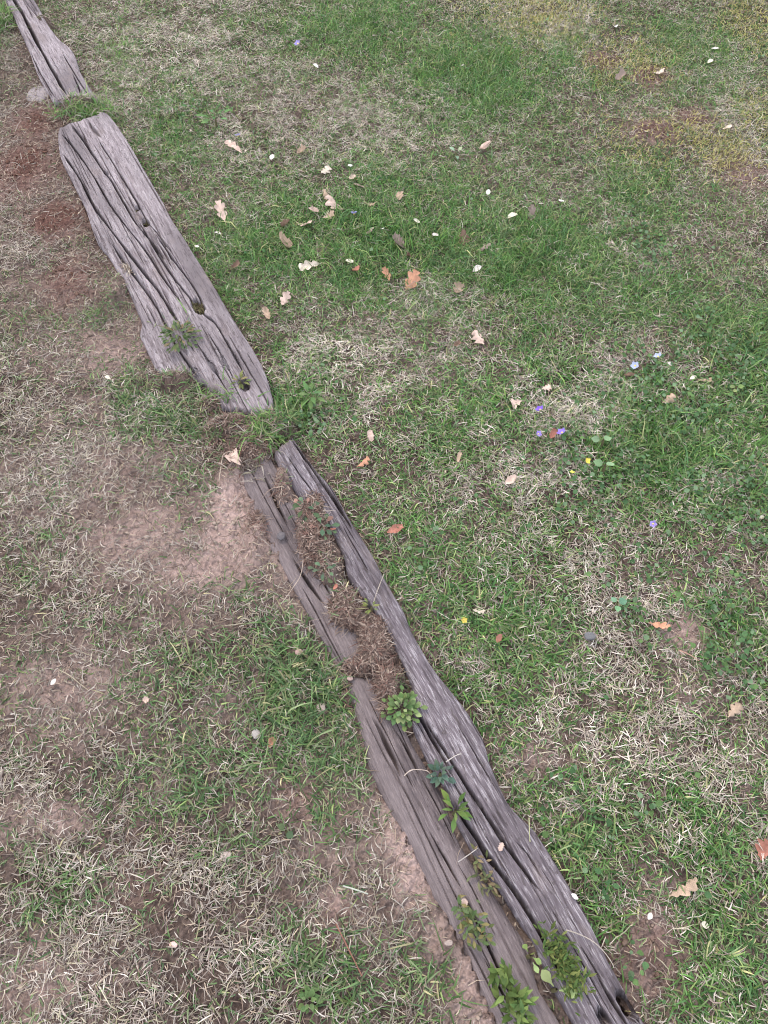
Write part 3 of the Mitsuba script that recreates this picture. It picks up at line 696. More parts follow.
# name, px, py, size in px, width ratio, colour, heading in degrees, curl, fold, label
LEAVES = [
    ('oak', 336, 206, 26, 0.75, 'pink', 150, 0.4, 0.3, 'largest pink tan oak leaf lying spread in a cluster on the lush grass'),
    ('oak', 222, 214, 26, 0.5, 'pink', 110, 0.5, 0.7, 'ragged pinkish oak leaf nearest the broad timber on the upper lawn'),
    ('oak', 235, 150, 24, 0.4, 'pink', 140, 0.5, 0.5, 'narrow pinkish oak leaf lying farthest up the lawn by the timber'),
    ('oak', 325, 172, 16, 0.6, 'pale', 60, 0.7, 0.5, 'cream and tan leaf scrap above the cluster of oak leaves'),
    ('curl', 302, 152, 12, 0.7, 'tan', 20, 0.8, 0.8, 'small tan curled leaf alone in the grass above the leaf cluster'),
    ('curl', 314, 212, 13, 0.7, 'pink', 200, 0.6, 0.6, 'dull pink leaf left of the largest pink tan oak leaf'),
    ('oak', 326, 196, 15, 0.4, 'tan', 100, 0.8, 0.6, 'upright brownish leaf just behind the largest pink tan oak leaf'),
    ('oak', 329, 216, 16, 0.5, 'tan', 30, 0.5, 0.5, 'tan leaf tucked under the largest pink tan oak leaf'),
    ('oak', 304, 226, 21, 0.5, 'pink', 330, 0.4, 0.6, 'pointed pink leaf below and left of the leaf cluster'),
    ('curl', 284, 229, 15, 0.7, 'brown', 300, 1.2, 1.0, 'brown curled leaf left of the pointed pink leaf'),
    ('curl', 284, 247, 20, 0.8, 'tan', 170, 1.0, 0.9, 'humped tan leaf in the grass below the brown curled one'),
    ('oak', 311, 266, 27, 0.4, 'pale', 200, 0.4, 0.7, 'long pale tan leaf half hidden by grass below the leaf cluster'),
    ('curl', 236, 268, 12, 0.7, 'brown', 20, 0.8, 0.8, 'small brown leaf in straw right of the mossy knot hole'),
    ('oak', 357, 187, 15, 0.7, 'pink', 310, 0.6, 0.5, 'pink leaf right of and above the largest oak leaf'),
    ('curl', 352, 178, 8, 0.8, 'pink', 20, 0.6, 0.5, 'tiny pink leaf scrap touching the pink leaf above the cluster'),
    ('oak', 371, 204, 17, 0.35, 'tan', 345, 0.4, 0.5, 'two toned tan leaf strip right of the largest oak leaf'),
    ('curl', 400, 198, 11, 0.8, 'tan', 80, 0.6, 0.6, 'tan scrap in the grass on the far side of the lush patch'),
    ('curl', 397, 247, 20, 0.7, 'greybrown', 160, 0.9, 1.0, 'grey brown curled leaf in the middle of the lush dark grass'),
    ('oak', 409, 257, 15, 0.5, 'brown', 250, 0.9, 0.8, 'brown leaf standing right below the grey brown curled leaf'),
    ('oak', 388, 276, 17, 0.5, 'orange', 100, 0.8, 0.7, 'orange brown leaf with a pale tip left of the bright orange leaf'),
    ('oak', 411, 284, 26, 0.6, 'orange', 55, 0.5, 0.4, 'bright orange pink oak leaf, most vivid leaf on the lush grass'),
    ('curl', 356, 273, 11, 0.7, 'rust', 330, 0.7, 0.7, 'small reddish leaf half sunk in grass left of the orange leaves'),
    ('oak', 369, 232, 13, 0.3, 'pink', 40, 0.4, 0.4, 'thin pinkish leaf beside a white petal in the lush grass'),
    ('oak', 458, 289, 17, 0.7, 'tan', 70, 0.9, 0.8, 'tan cupped leaf right of the bright orange leaf'),
    ('oak', 463, 240, 22, 0.7, 'brown', 80, 0.9, 0.9, 'crumpled dark brown leaf right of the lush grass centre'),
    ('oak', 532, 215, 20, 0.5, 'greybrown', 75, 1.0, 0.9, 'brown shrivelled leaf beside the large white petals'),
    ('curl', 484, 149, 16, 0.7, 'pink', 10, 0.6, 0.5, 'dusty pink leaf on the far lawn near pale broad leaves'),
    ('oak', 483, 249, 18, 0.35, 'greybrown', 30, 0.5, 0.4, 'grey tan narrow leaf right of the crumpled dark brown one'),
    ('oak', 658, 74, 15, 0.4, 'pale', 15, 0.4, 0.4, 'pale leaf lying on a dark bare spot at the far right'),
    ('curl', 727, 130, 10, 0.6, 'pale', 330, 0.6, 0.5, 'pale scrap near the yellow moss at the far right'),
    ('curl', 619, 79, 12, 0.8, 'greybrown', 30, 0.7, 0.6, 'grey leaf left of the dark bare spot at the far right'),
    ('oak', 285, 300, 22, 0.45, 'pink', 75, 0.5, 0.5, 'pinkish tan upright leaf on the lawn beside the knot hole end of the timber'),
    ('curl', 268, 316, 14, 0.6, 'tan', 110, 0.7, 0.6, 'tan leaf in straw just below the pinkish tan upright leaf'),
    ('oak', 479, 340, 20, 0.7, 'pink', 120, 0.6, 0.6, 'pink folded leaf in the straw below the tan cupped leaf'),
    ('curl', 457, 345, 10, 0.6, 'brown', 30, 0.7, 0.6, 'small brown leaf left of the pink folded leaf'),
    ('curl', 370, 438, 13, 0.6, 'pink', 110, 0.7, 0.7, 'small pinkish leaf in short grass right of the timber joint'),
    ('oak', 363, 464, 17, 0.6, 'orange', 30, 0.8, 0.7, 'orange brown crumpled leaf just right of the narrow timber'),
    ('curl', 459, 458, 11, 0.5, 'tan', 70, 0.7, 0.6, 'small orange tan leaf alone in the middle of the lawn'),
    ('oak', 515, 404, 16, 0.8, 'pink', 200, 0.5, 0.4, 'pale pink leaf left of the violets'),
    ('oak', 546, 388, 11, 0.8, 'pink', 20, 0.5, 0.4, 'small star shaped pink leaf behind the violets'),
    ('curl', 552, 435, 11, 0.8, 'rust', 60, 0.7, 0.7, 'rusty round leaf between the violet flowers'),
    ('curl', 510, 481, 13, 0.7, 'pink', 30, 0.6, 0.5, 'dull pink leaf in straw below the violets'),
    ('oak', 667, 401, 16, 0.7, 'tan', 30, 0.6, 0.5, 'tan orange fan shaped leaf among the round green herbs'),
    ('oak', 705, 380, 17, 0.4, 'tan', 5, 0.6, 0.5, 'tan leaf lying beside a white petal in the green herbs'),
    ('curl', 629, 376, 12, 0.5, 'brown', 340, 0.6, 0.5, 'brown leaf at the left edge of the herb patch'),
    ('oak', 682, 888, 40, 0.36, 'tan', 25, 0.3, 0.5, 'large tan oak leaf with long lobes at the lower right'),
    ('oak', 763, 850, 26, 0.8, 'rust', 60, 0.7, 0.6, 'pinkish rust curled leaf at the right edge of the lawn'),
    ('oak', 658, 627, 22, 0.5, 'orange', 330, 0.5, 0.6, 'orange tan ragged leaf beside the pink bare spot on the right'),
    ('oak', 235, 457, 25, 0.9, 'pink', 30, 1.1, 1.0, 'curled tan pink oak leaf on bare soil at the timber joint'),
    ('curl', 147, 699, 10, 0.8, 'pink', 10, 0.7, 0.7, 'small pinkish leaf scrap in the left grass below the white petal'),
    ('curl', 271, 742, 14, 0.5, 'orange', 80, 0.7, 0.7, 'brown orange leaf scrap in the left grass beside a pale stone'),
    ('oak', 479, 611, 15, 0.35, 'pale', 350, 0.4, 0.4, 'slim cream leaf right of the narrow timber'),
    ('curl', 498, 638, 11, 0.7, 'rust', 80, 0.6, 0.5, 'small red pink leaf below the slim cream leaf'),
    ('curl', 333, 530, 8, 0.6, 'rust', 330, 0.5, 0.5, 'tiny red leaf on the edge of the narrow timber'),
    ('curl', 336, 589, 7, 0.8, 'rust', 30, 0.5, 0.5, 'tiny red leaf in the soil strip beside the narrow timber'),
    ('curl', 501, 847, 9, 0.7, 'pink', 60, 0.5, 0.5, 'pale pink leaf scrap lying on the cracked grey timber'),
    ('curl', 464, 903, 10, 0.8, 'pink', 70, 0.7, 0.7, 'pink tan leaf scrap on the dusty timber above a weed'),
    ('oak', 733, 712, 22, 0.6, 'tan', 40, 0.9, 0.8, 'pale straw coloured crumpled leaf at the right side of the lawn'),
    ('curl', 395, 530, 18, 0.5, 'rust', 20, 0.6, 0.6, 'dull red leaf litter scrap right of the narrow timber'),
]
for i, (kind, px, py, size, ratio, col, head, curl, fold, lab) in enumerate(LEAVES):
    p0, p1 = at(px - size / 2, py, 0.03), at(px + size / 2, py, 0.03)
    ln = float(np.linalg.norm(p1 - p0)) * 0.98
    v, f, e = oak_mesh(ln, ln * ratio * (1.25 if kind == 'oak' else 1.0), curl, fold if i % 3 else -fold, 100 + i)
    if kind == 'curl':
        k, cols = 14, 9
        rw = np.clip(np.sin(np.linspace(0.08, 3.0, k)) ** 0.6 * rng.uniform(0.55, 1.05, k), 0.05, 1)
        v, f = leaf_grid(ln, ln * ratio * 1.05, cols, rw, fold * 1.2, curl * 1.5)
        v[:, 0] += 0.10 * ln * (nfbm(np.stack([v[:, 1] / ln * 5, v[:, 1] * 0 + i, v[:, 0] / ln * 2], -1), 2, i) - 0.5)
        v = v + 0.30 * ln * (nfbm(np.concatenate([v[:, :2] * 70, v[:, :1] * 0 + i], 1), 2, i)[:, None] - 0.5) * [0.3, 0.3, 1] - [ln * 0.45, 0, 0]
    onwood = on_timber(*at(px, py, 0.045)[:, None], 0)[0] > 0 and blobs(*at(px, py, 0.045)[:, None], COVER)[0] < 0.6
    w = place(v, px, py, 0.05 if onwood else None, math.radians(head), rng.normal(0.05, 0.12), rng.normal(0, 0.25), 0.013)
    c = np.array(OAK[col])[None] * (0.55 + 0.90 * nfbm(np.concatenate([v[:, :2] * 120, v[:, :1] * 0 + i], 1), 3, 50 + i))[:, None]
    key = numbered('fallen_oak_leaf' if kind == 'oak' else 'dry_leaf')
    scene[key] = mikit.ply((w, f), 'mat_leaf', True, color=np.clip(c, 0.02, 0.9))
    tag(key, lab, 'leaf', 'fallen dry leaves on the lawn')

WHITE = [(272, 158, 10, 'white petal beside the narrow pinkish leaf on the upper lawn'), (218, 233, 9, 'white petal close to the broad timber below the ragged leaf'), (416, 222, 11, 'white petal with a stalk in the lush grass'), (382, 229, 10, 'round white petal in the middle of the lush grass'),
         (435, 236, 12, 'ragged greyish white petal clump in the lush grass'), (512, 216, 15, 'large pinkish white petals, brightest spot on the upper lawn'), (488, 193, 9, 'white petal above the large pinkish white petals'), (477, 269, 13, 'white petal right of the bright orange leaf'), (350, 262, 12, 'white petal left of the orange leaves'),
         (615, 27, 11, 'white petal at the far edge of the lawn'), (715, 49, 9, 'white petal at the far right above a black and white one'), (710, 62, 9, 'white petal lying by a dark gap at the far right'), (561, 202, 11, 'whitish petals right of the large pinkish white ones'), (670, 364, 7, 'white petal among the herbs below a pale blue flower'),
         (693, 378, 9, 'white petal touching a tan leaf in the herbs'), (649, 401, 8, 'white petal left of the fan shaped leaf'), (54, 682, 10, 'oval white petal alone on the bare left soil'), (108, 378, 8, 'narrow white petal on soil left of the broad timber'), (574, 897, 11, 'white petal on the right edge of the long grey timber'),
         (650, 916, 11, 'cream petal on the bare spot at the lower right'), (704, 925, 14, 'whitish grey petal clump at the lower right'), (316, 66, 8, 'white petal on the far lawn left of centre'), (197, 247, 7, 'pale yellowish petal at the edge of the broad timber'), (762, 517, 8, 'white petal at the right edge beside dark herbs'), (350, 262 - 96, 7, 'tiny white petal above the leaf cluster'), (462, 66, 6, 'tiny white petal on the far green grass')]
for i, (px, py, size, lab) in enumerate(WHITE):
    p0, p1 = at(px - size / 2, py, 0.03), at(px + size / 2, py, 0.03)
    ln = float(np.linalg.norm(p1 - p0)) * 0.78
    v, f = leaf_grid(ln, ln * 0.62, 5, [0.2, 0.7, 1.0, 0.95, 0.7, 0.15], 0.35, 0.6 * (-1) ** i)
    onwood = i == 18
    w = place(v - [ln / 2, 0, 0], px, py, 0.048 if onwood else None, rng.uniform(0, 6.28), rng.normal(0, 0.15), rng.normal(0, 0.2), 0.018 if py < 500 and px > 150 else 0.012)
    c = np.array([(0.54, 0.515, 0.49), (0.48, 0.435, 0.41), (0.50, 0.46, 0.38)][i % 3])[None] * np.ones((len(v), 1))
    key = numbered('white_petal')
    scene[key] = mikit.ply((w, f), 'mat_leaf', True, color=c)
    tag(key, lab, 'petal', 'white petals scattered on the ground')

STONES = [('flat_stone', 39, 95, 24, 17, 0.25, (0.140, 0.117, 0.124), 'rounded pale stone lying against the left side of the far timber', 'stone', 'mat_stone', 0.010), ('round_knob', 281, 536, 9, 8, 0.45, (0.060, 0.052, 0.058), 'round dark grey knob at the edge of the half buried timber', 'knob', 'mat_stone', 0.036),
          ('pebble', 299, 652, 8, 6, 0.5, (0.25, 0.165, 0.145), 'pink pebble in the left grass beside the soil mound', 'pebble', 'mat_stone', 0.024), ('pebble', 350, 678, 6, 5, 0.5, (0.24, 0.17, 0.155), 'small pink pebble below the brown litter mound', 'pebble', 'mat_stone', 0.036), ('pebble', 256, 734, 9, 10, 0.4, (0.20, 0.18, 0.17), 'pale grey stone in the left grass', 'pebble', 'mat_stone', 0.022),
          ('pebble', 321, 707, 9, 9, 0.5, (0.28, 0.22, 0.19), 'brownish pebble in the left grass near the thick leaved rosette', 'pebble', 'mat_stone', 0.022), ('pebble', 449, 943, 8, 6, 0.5, (0.19, 0.15, 0.135), 'whitish pink pebble on soil left of the dark weed', 'pebble', 'mat_stone', 0.04), ('pebble', 173, 945, 8, 7, 0.6, (0.45, 0.28, 0.26), 'reddish pebble in the lower left grass', 'pebble', 'mat_stone', 0.02), ('pebble', 590, 636, 11, 8, 0.5, (0.07, 0.07, 0.075), 'dark grey pebble in the grass left of the herbs', 'pebble', 'mat_stone', 0.02),
          ('pebble', 226, 856, 12, 10, 0.4, (0.30, 0.24, 0.22), 'pinkish clod of soil in the lower left grass', 'pebble', 'mat_stone', 0.02)]
for i, (name, px, py, wx, wy, flat, c, lab, cat, mat, z) in enumerate(STONES):
    m = trimesh.creation.icosphere(subdivisions=3)
    v = m.vertices * (1 + (0.35 if i < 2 else 0.75) * (nfbm(m.vertices * 1.4 + i * 7, 3, i)[:, None] - 0.5)) 
    v = v * (1 + 0.05 * (nfbm(m.vertices * 7, 2, i)[:, None] - 0.5))
    p = at(px, py, z)
    sx = abs(at(px + wx / 2, py, z)[0] - p[0])
    sy = abs(at(px, py - wy / 2, z)[1] - p[1])
    v = v * [sx, sy, min(sx, sy) * flat] + [p[0], p[1], z]
    key = numbered(name)
    scene[key] = mikit.ply((v, m.faces), mat, True, color=np.array(c)[None] * (0.8 + 0.4 * nfbm(m.vertices * 4, 3, 60 + i))[:, None])
    tag(key, lab, cat, 'pebbles on the ground' if name == 'pebble' else None)


def tube(pts, radii, sides=6):
    from common import tube as ct
    return ct(pts, radii, sides)


# twigs and long straws
TWIGS = [([(336, 924), (344, 940), (352, 956), (362, 976)], 1.5, (0.26, 0.13, 0.10), 'reddish brown twig on bare soil at the lower left', 'twig', 0.035), ([(678, 650), (688, 655), (699, 661)], 1.3, (0.42, 0.26, 0.20), 'short reddish stick below the pink bare spot on the right', 'twig', 0.035),
         ([(241, 451), (224, 455), (221, 470), (219, 482)], 1.6, (0.40, 0.33, 0.27), 'pale curved leaf stalk left of the curled oak leaf', 'twig', 0.05), ([(59, 670), (70, 676), (80, 684), (88, 690)], 0.9, (0.40, 0.34, 0.26), 'thin straw stalk beside the oval white petal', 'straw stalk', 0.03), ([(343, 886), (356, 890), (368, 894)], 1.5, (0.45, 0.47, 0.40), 'pale greenish stalk lying on soil left of the dusty timber', 'straw stalk', 0.04),
         ([(446, 762), (456, 756), (461, 754)], 1.2, (0.50, 0.45, 0.42), 'pale grey stick across the crack of the grey timber', 'twig', 0.052), ([(458, 862), (470, 854), (478, 848)], 1.0, (0.40, 0.36, 0.34), 'thin grey stick bridging the gap between the two near timbers', 'twig', 0.050), ([(566, 930), (590, 940), (606, 955), (614, 968)], 0.8, (0.42, 0.37, 0.33), 'thin curved straw lying on the near end of the grey timber', 'straw stalk', 0.052), ([(529, 818), (529, 830), (530, 842)], 0.9, (0.42, 0.42, 0.25), 'straw stalk on the right edge of the grey timber', 'straw stalk', 0.055),
         ([(628, 998), (640, 1004), (650, 1008)], 1.0, (0.08, 0.06, 0.05), 'dark twig by the rotten hole at the near end', 'twig', 0.05), ([(303, 560), (301, 575), (292, 590), (281, 604)], 0.9, (0.42, 0.34, 0.29), 'thin bent straw across the half buried timber', 'straw stalk', 0.05), ([(384, 574), (378, 590), (373, 604)], 0.8, (0.42, 0.36, 0.31), 'thin straw leaning on the narrow timber near the red leaf', 'straw stalk', 0.055), ([(404, 776), (414, 770), (426, 771), (432, 778)], 1.1, (0.46, 0.38, 0.33), 'bent straw on the dusty timber by a bluish weed', 'straw stalk', 0.045)]
for pts, rpx, c, lab, cat, z in TWIGS:
    q = np.array(pts, float)
    tt = np.linspace(0, 1, len(q))
    t2 = np.linspace(0, 1, 4 * len(q))
    fx, fy = PchipInterpolator(tt, q[:, 0]), PchipInterpolator(tt, q[:, 1])
    P = at(fx(t2), fy(t2), z)
    c = tuple(0.62 * q for q in c)
    r = 0.8 * rpx / 2 / 560 * np.linspace(1.1, 0.75, len(t2)) * (1.0 + 0.2 * rng.normal(0, 1, len(t2)))
    zz = z + 0.004 * np.sin(np.linspace(0, 3, len(t2)))
    v, f = tube(np.column_stack([P, zz]), np.abs(r) + 0.0003)
    key = numbered('twig' if cat == 'twig' else 'straw_stalk')
    scene[key] = mikit.ply((v, f), 'mat_litter', True, color=col_jit(c, len(v)))
    tag(key, lab, cat)

# ------------------------------------------------------------------ weeds in and beside the timbers
def weed(name, px, py, spread_px, count, shape, ln_rng, wd, tone, label, z=0.045, el=(5, 60), along=None, tip=None, petiole=0.0, cat='weed'):
    """A rosette: every leaf a part of its own, plus a stem part."""
    key = numbered(name)
    p = at(px, py, z)
    rad = spread_px / 2 / (FPX / (p[1] * math.cos(PITCH) + (CAM_H - z) * math.sin(PITCH)))
    tag(key, label, cat)
    base_n = 0
    for i in range(count):
        a = i * 2.39996 + rng.normal(0, 0.3)
        fr = math.sqrt((i + 0.5) / count)
        if along is not None:                                   # plant stretched along a crack
            off = along * rng.uniform(-1, 1) * rad + rng.normal(0, rad * 0.22, 2)
        else:
            off = np.array([math.cos(a), math.sin(a)]) * rad * 0.75 * fr * rng.uniform(0.5, 1.1)
        ln = rng.uniform(*ln_rng)
        e = math.radians(el[1] + (el[0] - el[1]) * fr + rng.normal(0, 9))
        v, f = leaf_grid(ln, ln * wd * rng.uniform(0.85, 1.15), 5, shape, rng.uniform(0.15, 0.5), -rng.uniform(0.2, 1.0))
        v = v @ rot(a, e, rng.normal(0, 0.25)).T + [p[0] + off[0], p[1] + off[1], z + 0.002 + (1 - fr) * rad * 0.35]
        v[:, 2] = np.maximum(v[:, 2], z + 0.001 + 0.002 * rng.random())
        c = np.array(tone) * rng.uniform(0.65, 1.25) * np.array([rng.uniform(0.9, 1.2), 1, rng.uniform(0.85, 1.1)])
        if tip is not None and rng.random() < tip[0]:
            c = np.array(tip[1]) * rng.uniform(0.7, 1.2)
        u = np.linalg.norm(v - v[0], axis=1) / ln
        C = c[None] * (0.85 + 0.25 * u)[:, None]
        k = f'{key}__leaf' + (f'_{base_n:03d}' if base_n else '')
        base_n += 1
        scene[k] = mikit.ply((v, f), 'mat_leaf', True, color=np.clip(C, 0.01, 0.9))
    pts = np.array([[p[0], p[1], z - 0.03], [p[0] + 0.001, p[1], z - 0.005], [p[0], p[1] + 0.001, z + 0.006]])
    v, f = tube(pts, np.array([0.004, 0.003, 0.002]), 6)
    scene[f'{key}__stem'] = mikit.ply((v, f), 'mat_leaf', True, color=col_jit((0.10, 0.09, 0.05), len(v)))
    return key


GR = (tM.d)
weed('low_weed', 180, 338, 50, 120, SPOON, (0.011, 0.026), 0.36, (0.070, 0.100, 0.048), 'low dark green weed spread over the left side of the broad timber', z=0.050, el=(0, 38), tip=(0.2, (0.14, 0.11, 0.07)))
weed('low_weed', 240, 382, 18, 14, LANCE, (0.012, 0.024), 0.35, (0.095, 0.120, 0.050), 'small weed growing in a crack at the near end of the broad timber', z=0.046, tip=(0.3, (0.16, 0.13, 0.07)))
weed('creeping_weed', 306, 510, 34, 16, SPOON, (0.014, 0.026), 0.5, (0.070, 0.105, 0.065), 'creeping weed in the soil strip at the far end, beside the narrow timber', z=0.052, el=(0, 30), tip=(0.15, (0.20, 0.12, 0.10)))
weed('creeping_weed', 322, 528, 30, 14, SPOON, (0.014, 0.026), 0.5, (0.065, 0.100, 0.062), 'creeping weed touching the left edge of the narrow timber', z=0.052, el=(0, 30), tip=(0.15, (0.20, 0.12, 0.10)))
weed('creeping_weed', 324, 571, 26, 12, SPOON, (0.014, 0.024), 0.45, (0.085, 0.120, 0.075), 'star shaped creeping weed on dark soil midway along the soil strip', z=0.052, el=(0, 20), tip=(0.12, (0.26, 0.12, 0.09)))
weed('creeping_weed', 371, 608, 20, 10, LANCE, (0.010, 0.022), 0.35, (0.13, 0.16, 0.06), 'yellowish green weed by the narrow timber at the litter mound', z=0.052, el=(10, 40))
weed('rosette_weed', 402, 709, 42, 80, SPOON, (0.011, 0.021), 0.52, (0.085, 0.135, 0.055), 'thick leaved round green rosette in front of the litter mound', z=0.050, el=(10, 65), tip=(0.2, (0.17, 0.21, 0.10)))
weed('blue_green_weed', 440, 774, 28, 20, ROUND, (0.010, 0.019), 0.6, (0.060, 0.095, 0.075), 'bluish green small leaved weed in the gap of the near timbers', z=0.044, el=(10, 50))
weed('rosette_weed', 455, 811, 24, 15, LANCE, (0.016, 0.032), 0.32, (0.078, 0.126, 0.040), 'bright green long leaved rosette in the gap of the near timbers', z=0.046, el=(5, 50), tip=(0.2, (0.13, 0.18, 0.055)))
weed('crack_weed', 486, 880, 46, 40, LANCE, (0.009, 0.018), 0.32, (0.085, 0.095, 0.050), 'dull narrow weed filling the gap below the bright rosette', z=0.036, along=tR.d, tip=(0.4, (0.17, 0.13, 0.08)))
weed('crack_weed', 472, 923, 54, 90, SPOON, (0.010, 0.020), 0.36, (0.075, 0.105, 0.048), 'dark green weed on the left side of the dusty timber', z=0.038, along=tR.d * 0.6, el=(10, 55), tip=(0.25, (0.15, 0.13, 0.06)))
weed('mossy_weed', 563, 964, 66, 320, LANCE, (0.008, 0.019), 0.28, (0.062, 0.098, 0.034), 'dense bright mossy green clump on the near end of the grey timber', z=0.050, along=tR.d * 0.75, el=(20, 75), tip=(0.3, (0.115, 0.130, 0.045)))
weed('broad_leaf_weed', 556, 990, 18, 2, SPOON, (0.030, 0.036), 0.55, (0.22, 0.30, 0.14), 'single pale green spoon leaf below the mossy clump', z=0.055, el=(0, 10))
weed('broad_leaf_weed', 530, 956, 16, 3, SPOON, (0.014, 0.022), 0.55, (0.15, 0.22, 0.09), 'tiny pale green leaves left of the mossy clump', z=0.052, el=(0, 20))
weed('broad_leaf_weed', 512, 998, 60, 110, LANCE, (0.013, 0.026), 0.36, (0.068, 0.104, 0.036), 'bright green leafy weed at the bottom edge between the timbers', z=0.044, along=tR.d * 0.8, el=(15, 60), tip=(0.2, (0.125, 0.170, 0.055)))
weed('lawn_weed', 311, 396, 24, 9, LANCE, (0.016, 0.034), 0.38, (0.090, 0.150, 0.065), 'light green broad leaved weed in the lawn beside the timber joint', z=0.030, el=(15, 45))
weed('lawn_weed', 285, 412, 30, 16, LANCE, (0.016, 0.034), 0.30, (0.075, 0.130, 0.050), 'green broad leaved weed right behind the grass tuft at the timber joint', z=0.034, el=(15, 55))
weed('lawn_weed', 456, 154, 20, 4, LANCE, (0.02, 0.036), 0.45, (0.21, 0.28, 0.20), 'pale green broad leaves on the far lawn near a dusty pink leaf', z=0.03, el=(5, 40))
weed('lawn_weed', 603, 441, 10, 2, ROUND, (0.02, 0.026), 0.9, (0.16, 0.27, 0.15), 'round pale green leaf right of the violets', z=0.034, el=(0, 20))
weed('lawn_weed', 605, 466, 10, 2, ROUND, (0.02, 0.024), 0.9, (0.13, 0.22, 0.12), 'round green leaf right of the yellow flowers', z=0.034, el=(0, 20))
weed('lawn_weed', 736, 388, 10, 3, ROUND, (0.012, 0.018), 0.8, (0.17, 0.23, 0.10), 'yellowish green leaf in the grass at the right', z=0.034, el=(0, 20))
weed('lawn_weed', 617, 604, 12, 3, ROUND, (0.014, 0.02), 0.9, (0.13, 0.22, 0.14), 'pale round leaf left of the herb patch by the pink bare spot', z=0.03, el=(0, 20))
weed('lawn_weed', 310, 1000, 26, 16, ROUND, (0.008, 0.016), 0.7, (0.075, 0.120, 0.052), 'small lobed green weed at the bottom left of the dusty timber', z=0.03, el=(5, 45))
weed('lawn_weed', 215, 118, 30, 10, LANCE, (0.02, 0.04), 0.4, (0.085, 0.16, 0.07), 'row of broad green leaves on the far lawn near the broad timber', z=0.03, el=(5, 40))
weed('lawn_weed', 286, 832, 9, 2, ROUND, (0.012, 0.018), 0.9, (0.075, 0.12, 0.065), 'round dark green leaf in the left grass beside a bare spot', z=0.03, el=(0, 15))

# moss in the knot holes
def moss_clump(px, py, rs, rt, z, tones, label, n=160, name='moss_clump'):
    key = numbered(name)
    c = at(px, py, z)
    q = rng.normal(0, 0.5, (n, 2))
    p = c + q[:, :1] * rs * tM.d + q[:, 1:] * rt * tM.n
    col = np.array(tones)[rng.integers(0, len(tones), n)] * rng.uniform(0.6, 1.2, (n, 1))
    v, f, cc = strips(xyz(p[:, 0], p[:, 1], z - 0.012), rng.uniform(0, 6.28, n), np.radians(rng.uniform(35, 90, n)), rng.uniform(0.008, 0.020, n), rng.uniform(0.002, 0.005, n), rng.uniform(0, 0.5, n), rng.normal(0, 0.3, n), 2, col)
    scene[key] = mikit.ply((v, f), 'mat_straw', True, color=np.clip(cc, 0.01, 0.9))
    tag(key, label, 'moss' if name == 'moss_clump' else 'dry grass', kind='stuff')


MT = [(0.12, 0.11, 0.055), (0.17, 0.15, 0.08), (0.09, 0.065, 0.045), (0.20, 0.18, 0.11)]
moss_clump(198, 306, 0.040, 0.016, 0.036, MT, 'brownish moss filling the large knot hole of the broad timber', 240)
moss_clump(146, 222, 0.020, 0.010, 0.036, MT, 'brown moss in the small knot hole far up the broad timber', 90)
moss_clump(136, 209, 0.012, 0.006, 0.038, MT, 'speck of moss in a crack just behind the small knot hole', 40)
moss_clump(126, 265, 0.030, 0.016, 0.040, [(0.42, 0.35, 0.29), (0.30, 0.23, 0.19), (0.5, 0.43, 0.36)], 'dry straw tangle on the left edge of the broad timber', 90, 'straw_clump')


# grass tufts that lean over the timbers
def tuft(px, py, wpx, hpx, n, z, lmean, label, pal=GREENS, dryf=0.2):
    key = numbered('grass_tuft')
    x, y = rng.normal(px, wpx / 3.2, n), rng.normal(py, hpx / 3.2, n)
    p = at(x, y, z)
    zz = np.maximum(gz(p[:, 0], p[:, 1]), 0.02)
    m = n
    col = pal[rng.integers(0, len(pal), m)] * rng.uniform(0.75, 1.45, (m, 1))
    col = col * [0.95, 1.10, 0.86]
    d = (rng.random(m) < dryf)[:, None]
    col = np.where(d, STRAWS[rng.integers(0, len(STRAWS), m)] * rng.uniform(0.6, 1.0, (m, 1)), col)
    v, f, c = strips(xyz(p[:, 0], p[:, 1], zz), rng.uniform(0, 6.28, m), np.radians(rng.uniform(15, 80, m)), rng.gamma(6, lmean / 6, m), rng.uniform(0.0018, 0.0034, m), rng.uniform(0.1, 0.6, m), rng.normal(0, 0.15, m), 4, col)
    scene[key] = mikit.ply((v, f), 'mat_green', True, color=c)
    tag(key, label, 'grass tuft', 'grass tufts growing over the timbers')


tuft(86, 105, 46, 12, 620, 0.05, 0.045, 'green grass tuft in the joint between the two far timbers')
tuft(264, 430, 36, 24, 420, 0.05, 0.045, 'green grass tuft in the joint between the broad and the narrow timber')
tuft(222, 392, 30, 20, 260, 0.045, 0.038, 'grass tuft at the left side of the broad timber near its end', dryf=0.3)
tuft(176, 326, 28, 14, 160, 0.04, 0.035, 'grass tuft growing behind the low weed on the broad timber', dryf=0.25)
tuft(4, 16, 9, 16, 260, 0.03, 0.06, 'tall green grass tuft in the far left corner')
tuft(247, 465, 30, 16, 60, 0.05, 0.03, 'dry wispy tuft behind the curled oak leaf', dryf=0.9)

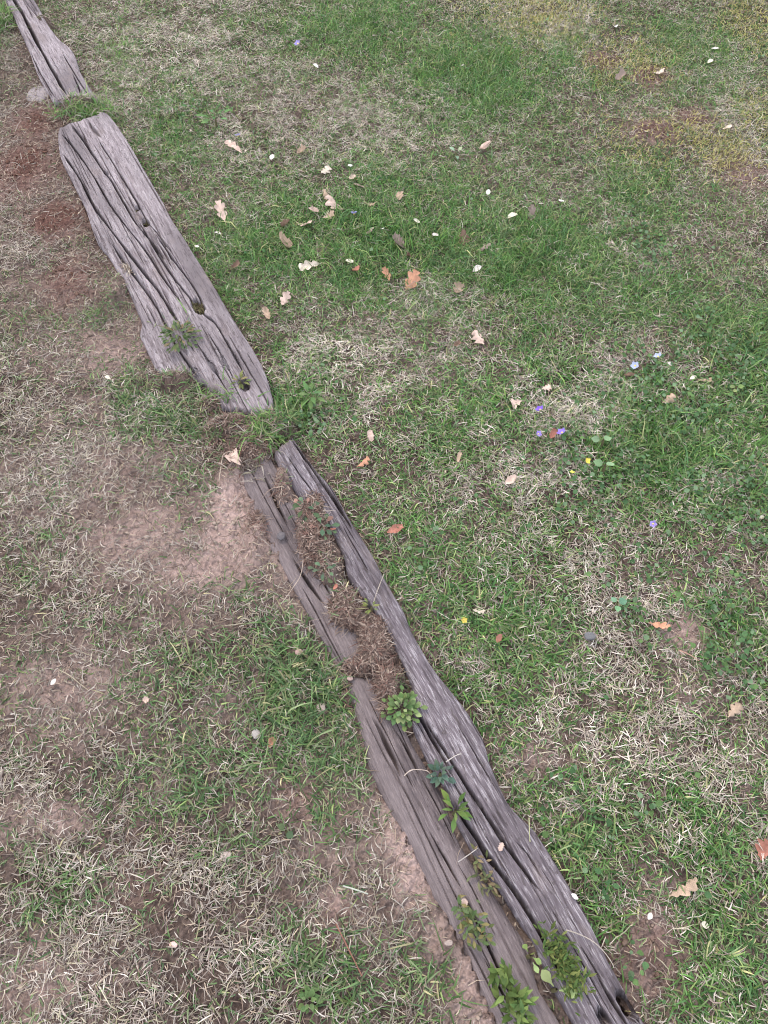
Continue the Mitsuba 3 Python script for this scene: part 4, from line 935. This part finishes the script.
# ------------------------------------------------------------------ small flowers: petals, centre, stem
def flower(name, px, py, size_px, tone, label, petals=5, cat='flower', group=None):
    key = numbered(name)
    z = 0.040
    p = at(px, py, z)
    r = size_px / 2 / (FPX / (p[1] * math.cos(PITCH) + (CAM_H - z) * math.sin(PITCH)))
    tag(key, label, cat, group)
    tilt = rot(rng.uniform(0, 6.28), 0.5, 0.2)
    for i in range(petals):
        v, f = leaf_grid(r * 1.15, r * 0.95, 3, [0.25, 0.8, 1.0, 0.7, 0.1], 0.2, 0.4)
        v = (v @ rot(i * 2 * math.pi / petals + 0.3, 0.35, 0).T) @ tilt.T + [p[0], p[1], z]
        scene[f'{key}__petal' + (f'_{i:03d}' if i else '')] = mikit.ply((v, f), 'mat_leaf', True, color=col_jit(tone, len(v), 0.1))
    m = trimesh.creation.icosphere(subdivisions=1, radius=r * 0.22)
    scene[f'{key}__centre'] = mikit.ply((m.vertices + [p[0], p[1], z + r * 0.1], m.faces), 'mat_leaf', True, color=col_jit((0.7, 0.55, 0.15), len(m.vertices)))
    g = float(gz(*p))
    v, f = tube(np.array([[p[0] + 0.004, p[1], g - 0.004], [p[0] + 0.002, p[1], (g + z) / 2], [p[0], p[1], z - 0.001]]), np.array([0.0008, 0.0007, 0.0007]), 5)
    scene[f'{key}__stem'] = mikit.ply((v, f), 'mat_leaf', True, color=col_jit((0.09, 0.14, 0.05), len(v)))


VIO, PBL, YEL = (0.17, 0.09, 0.52), (0.30, 0.33, 0.46), (0.52, 0.42, 0.08)
flower('violet_flower', 540, 410, 9, VIO, 'deep violet flower, topmost of the three together')
flower('violet_flower', 562, 433, 10, (0.20, 0.14, 0.46), 'violet flower beside the rusty round leaf')
flower('violet_flower', 538, 434, 7, (0.24, 0.18, 0.45), 'dull violet flower left of the rusty round leaf')
flower('violet_flower', 653, 524, 8, (0.24, 0.19, 0.42), 'single light violet flower in the right part of the lawn')
flower('violet_flower', 298, 44, 7, (0.24, 0.20, 0.42), 'pale violet flower far up the lawn')
flower('violet_flower', 354, 214, 8, (0.22, 0.22, 0.40), 'bluish flower right of the largest oak leaf')
flower('violet_flower', 238, 136, 7, (0.28, 0.27, 0.45), 'dull bluish flower above the narrow pinkish leaf')
flower('violet_flower', 635, 366, 9, PBL, 'pale blue flower on the left side of the herb patch')
flower('violet_flower', 658, 357, 9, PBL, 'pale blue flower at the far side of the herb patch')
flower('yellow_flower', 587, 461, 7, YEL, 'orange yellow flower below the violets', petals=4)
flower('yellow_flower', 572, 473, 6, (0.46, 0.46, 0.10), 'lemon yellow flower, lower of the two below the violets', petals=4)
flower('yellow_flower', 464, 620, 7, (0.42, 0.34, 0.08), 'yellow flower in the grass right of the narrow timber', petals=5)

# the setting's own sanity: triangle count
print('entries', len(scene))
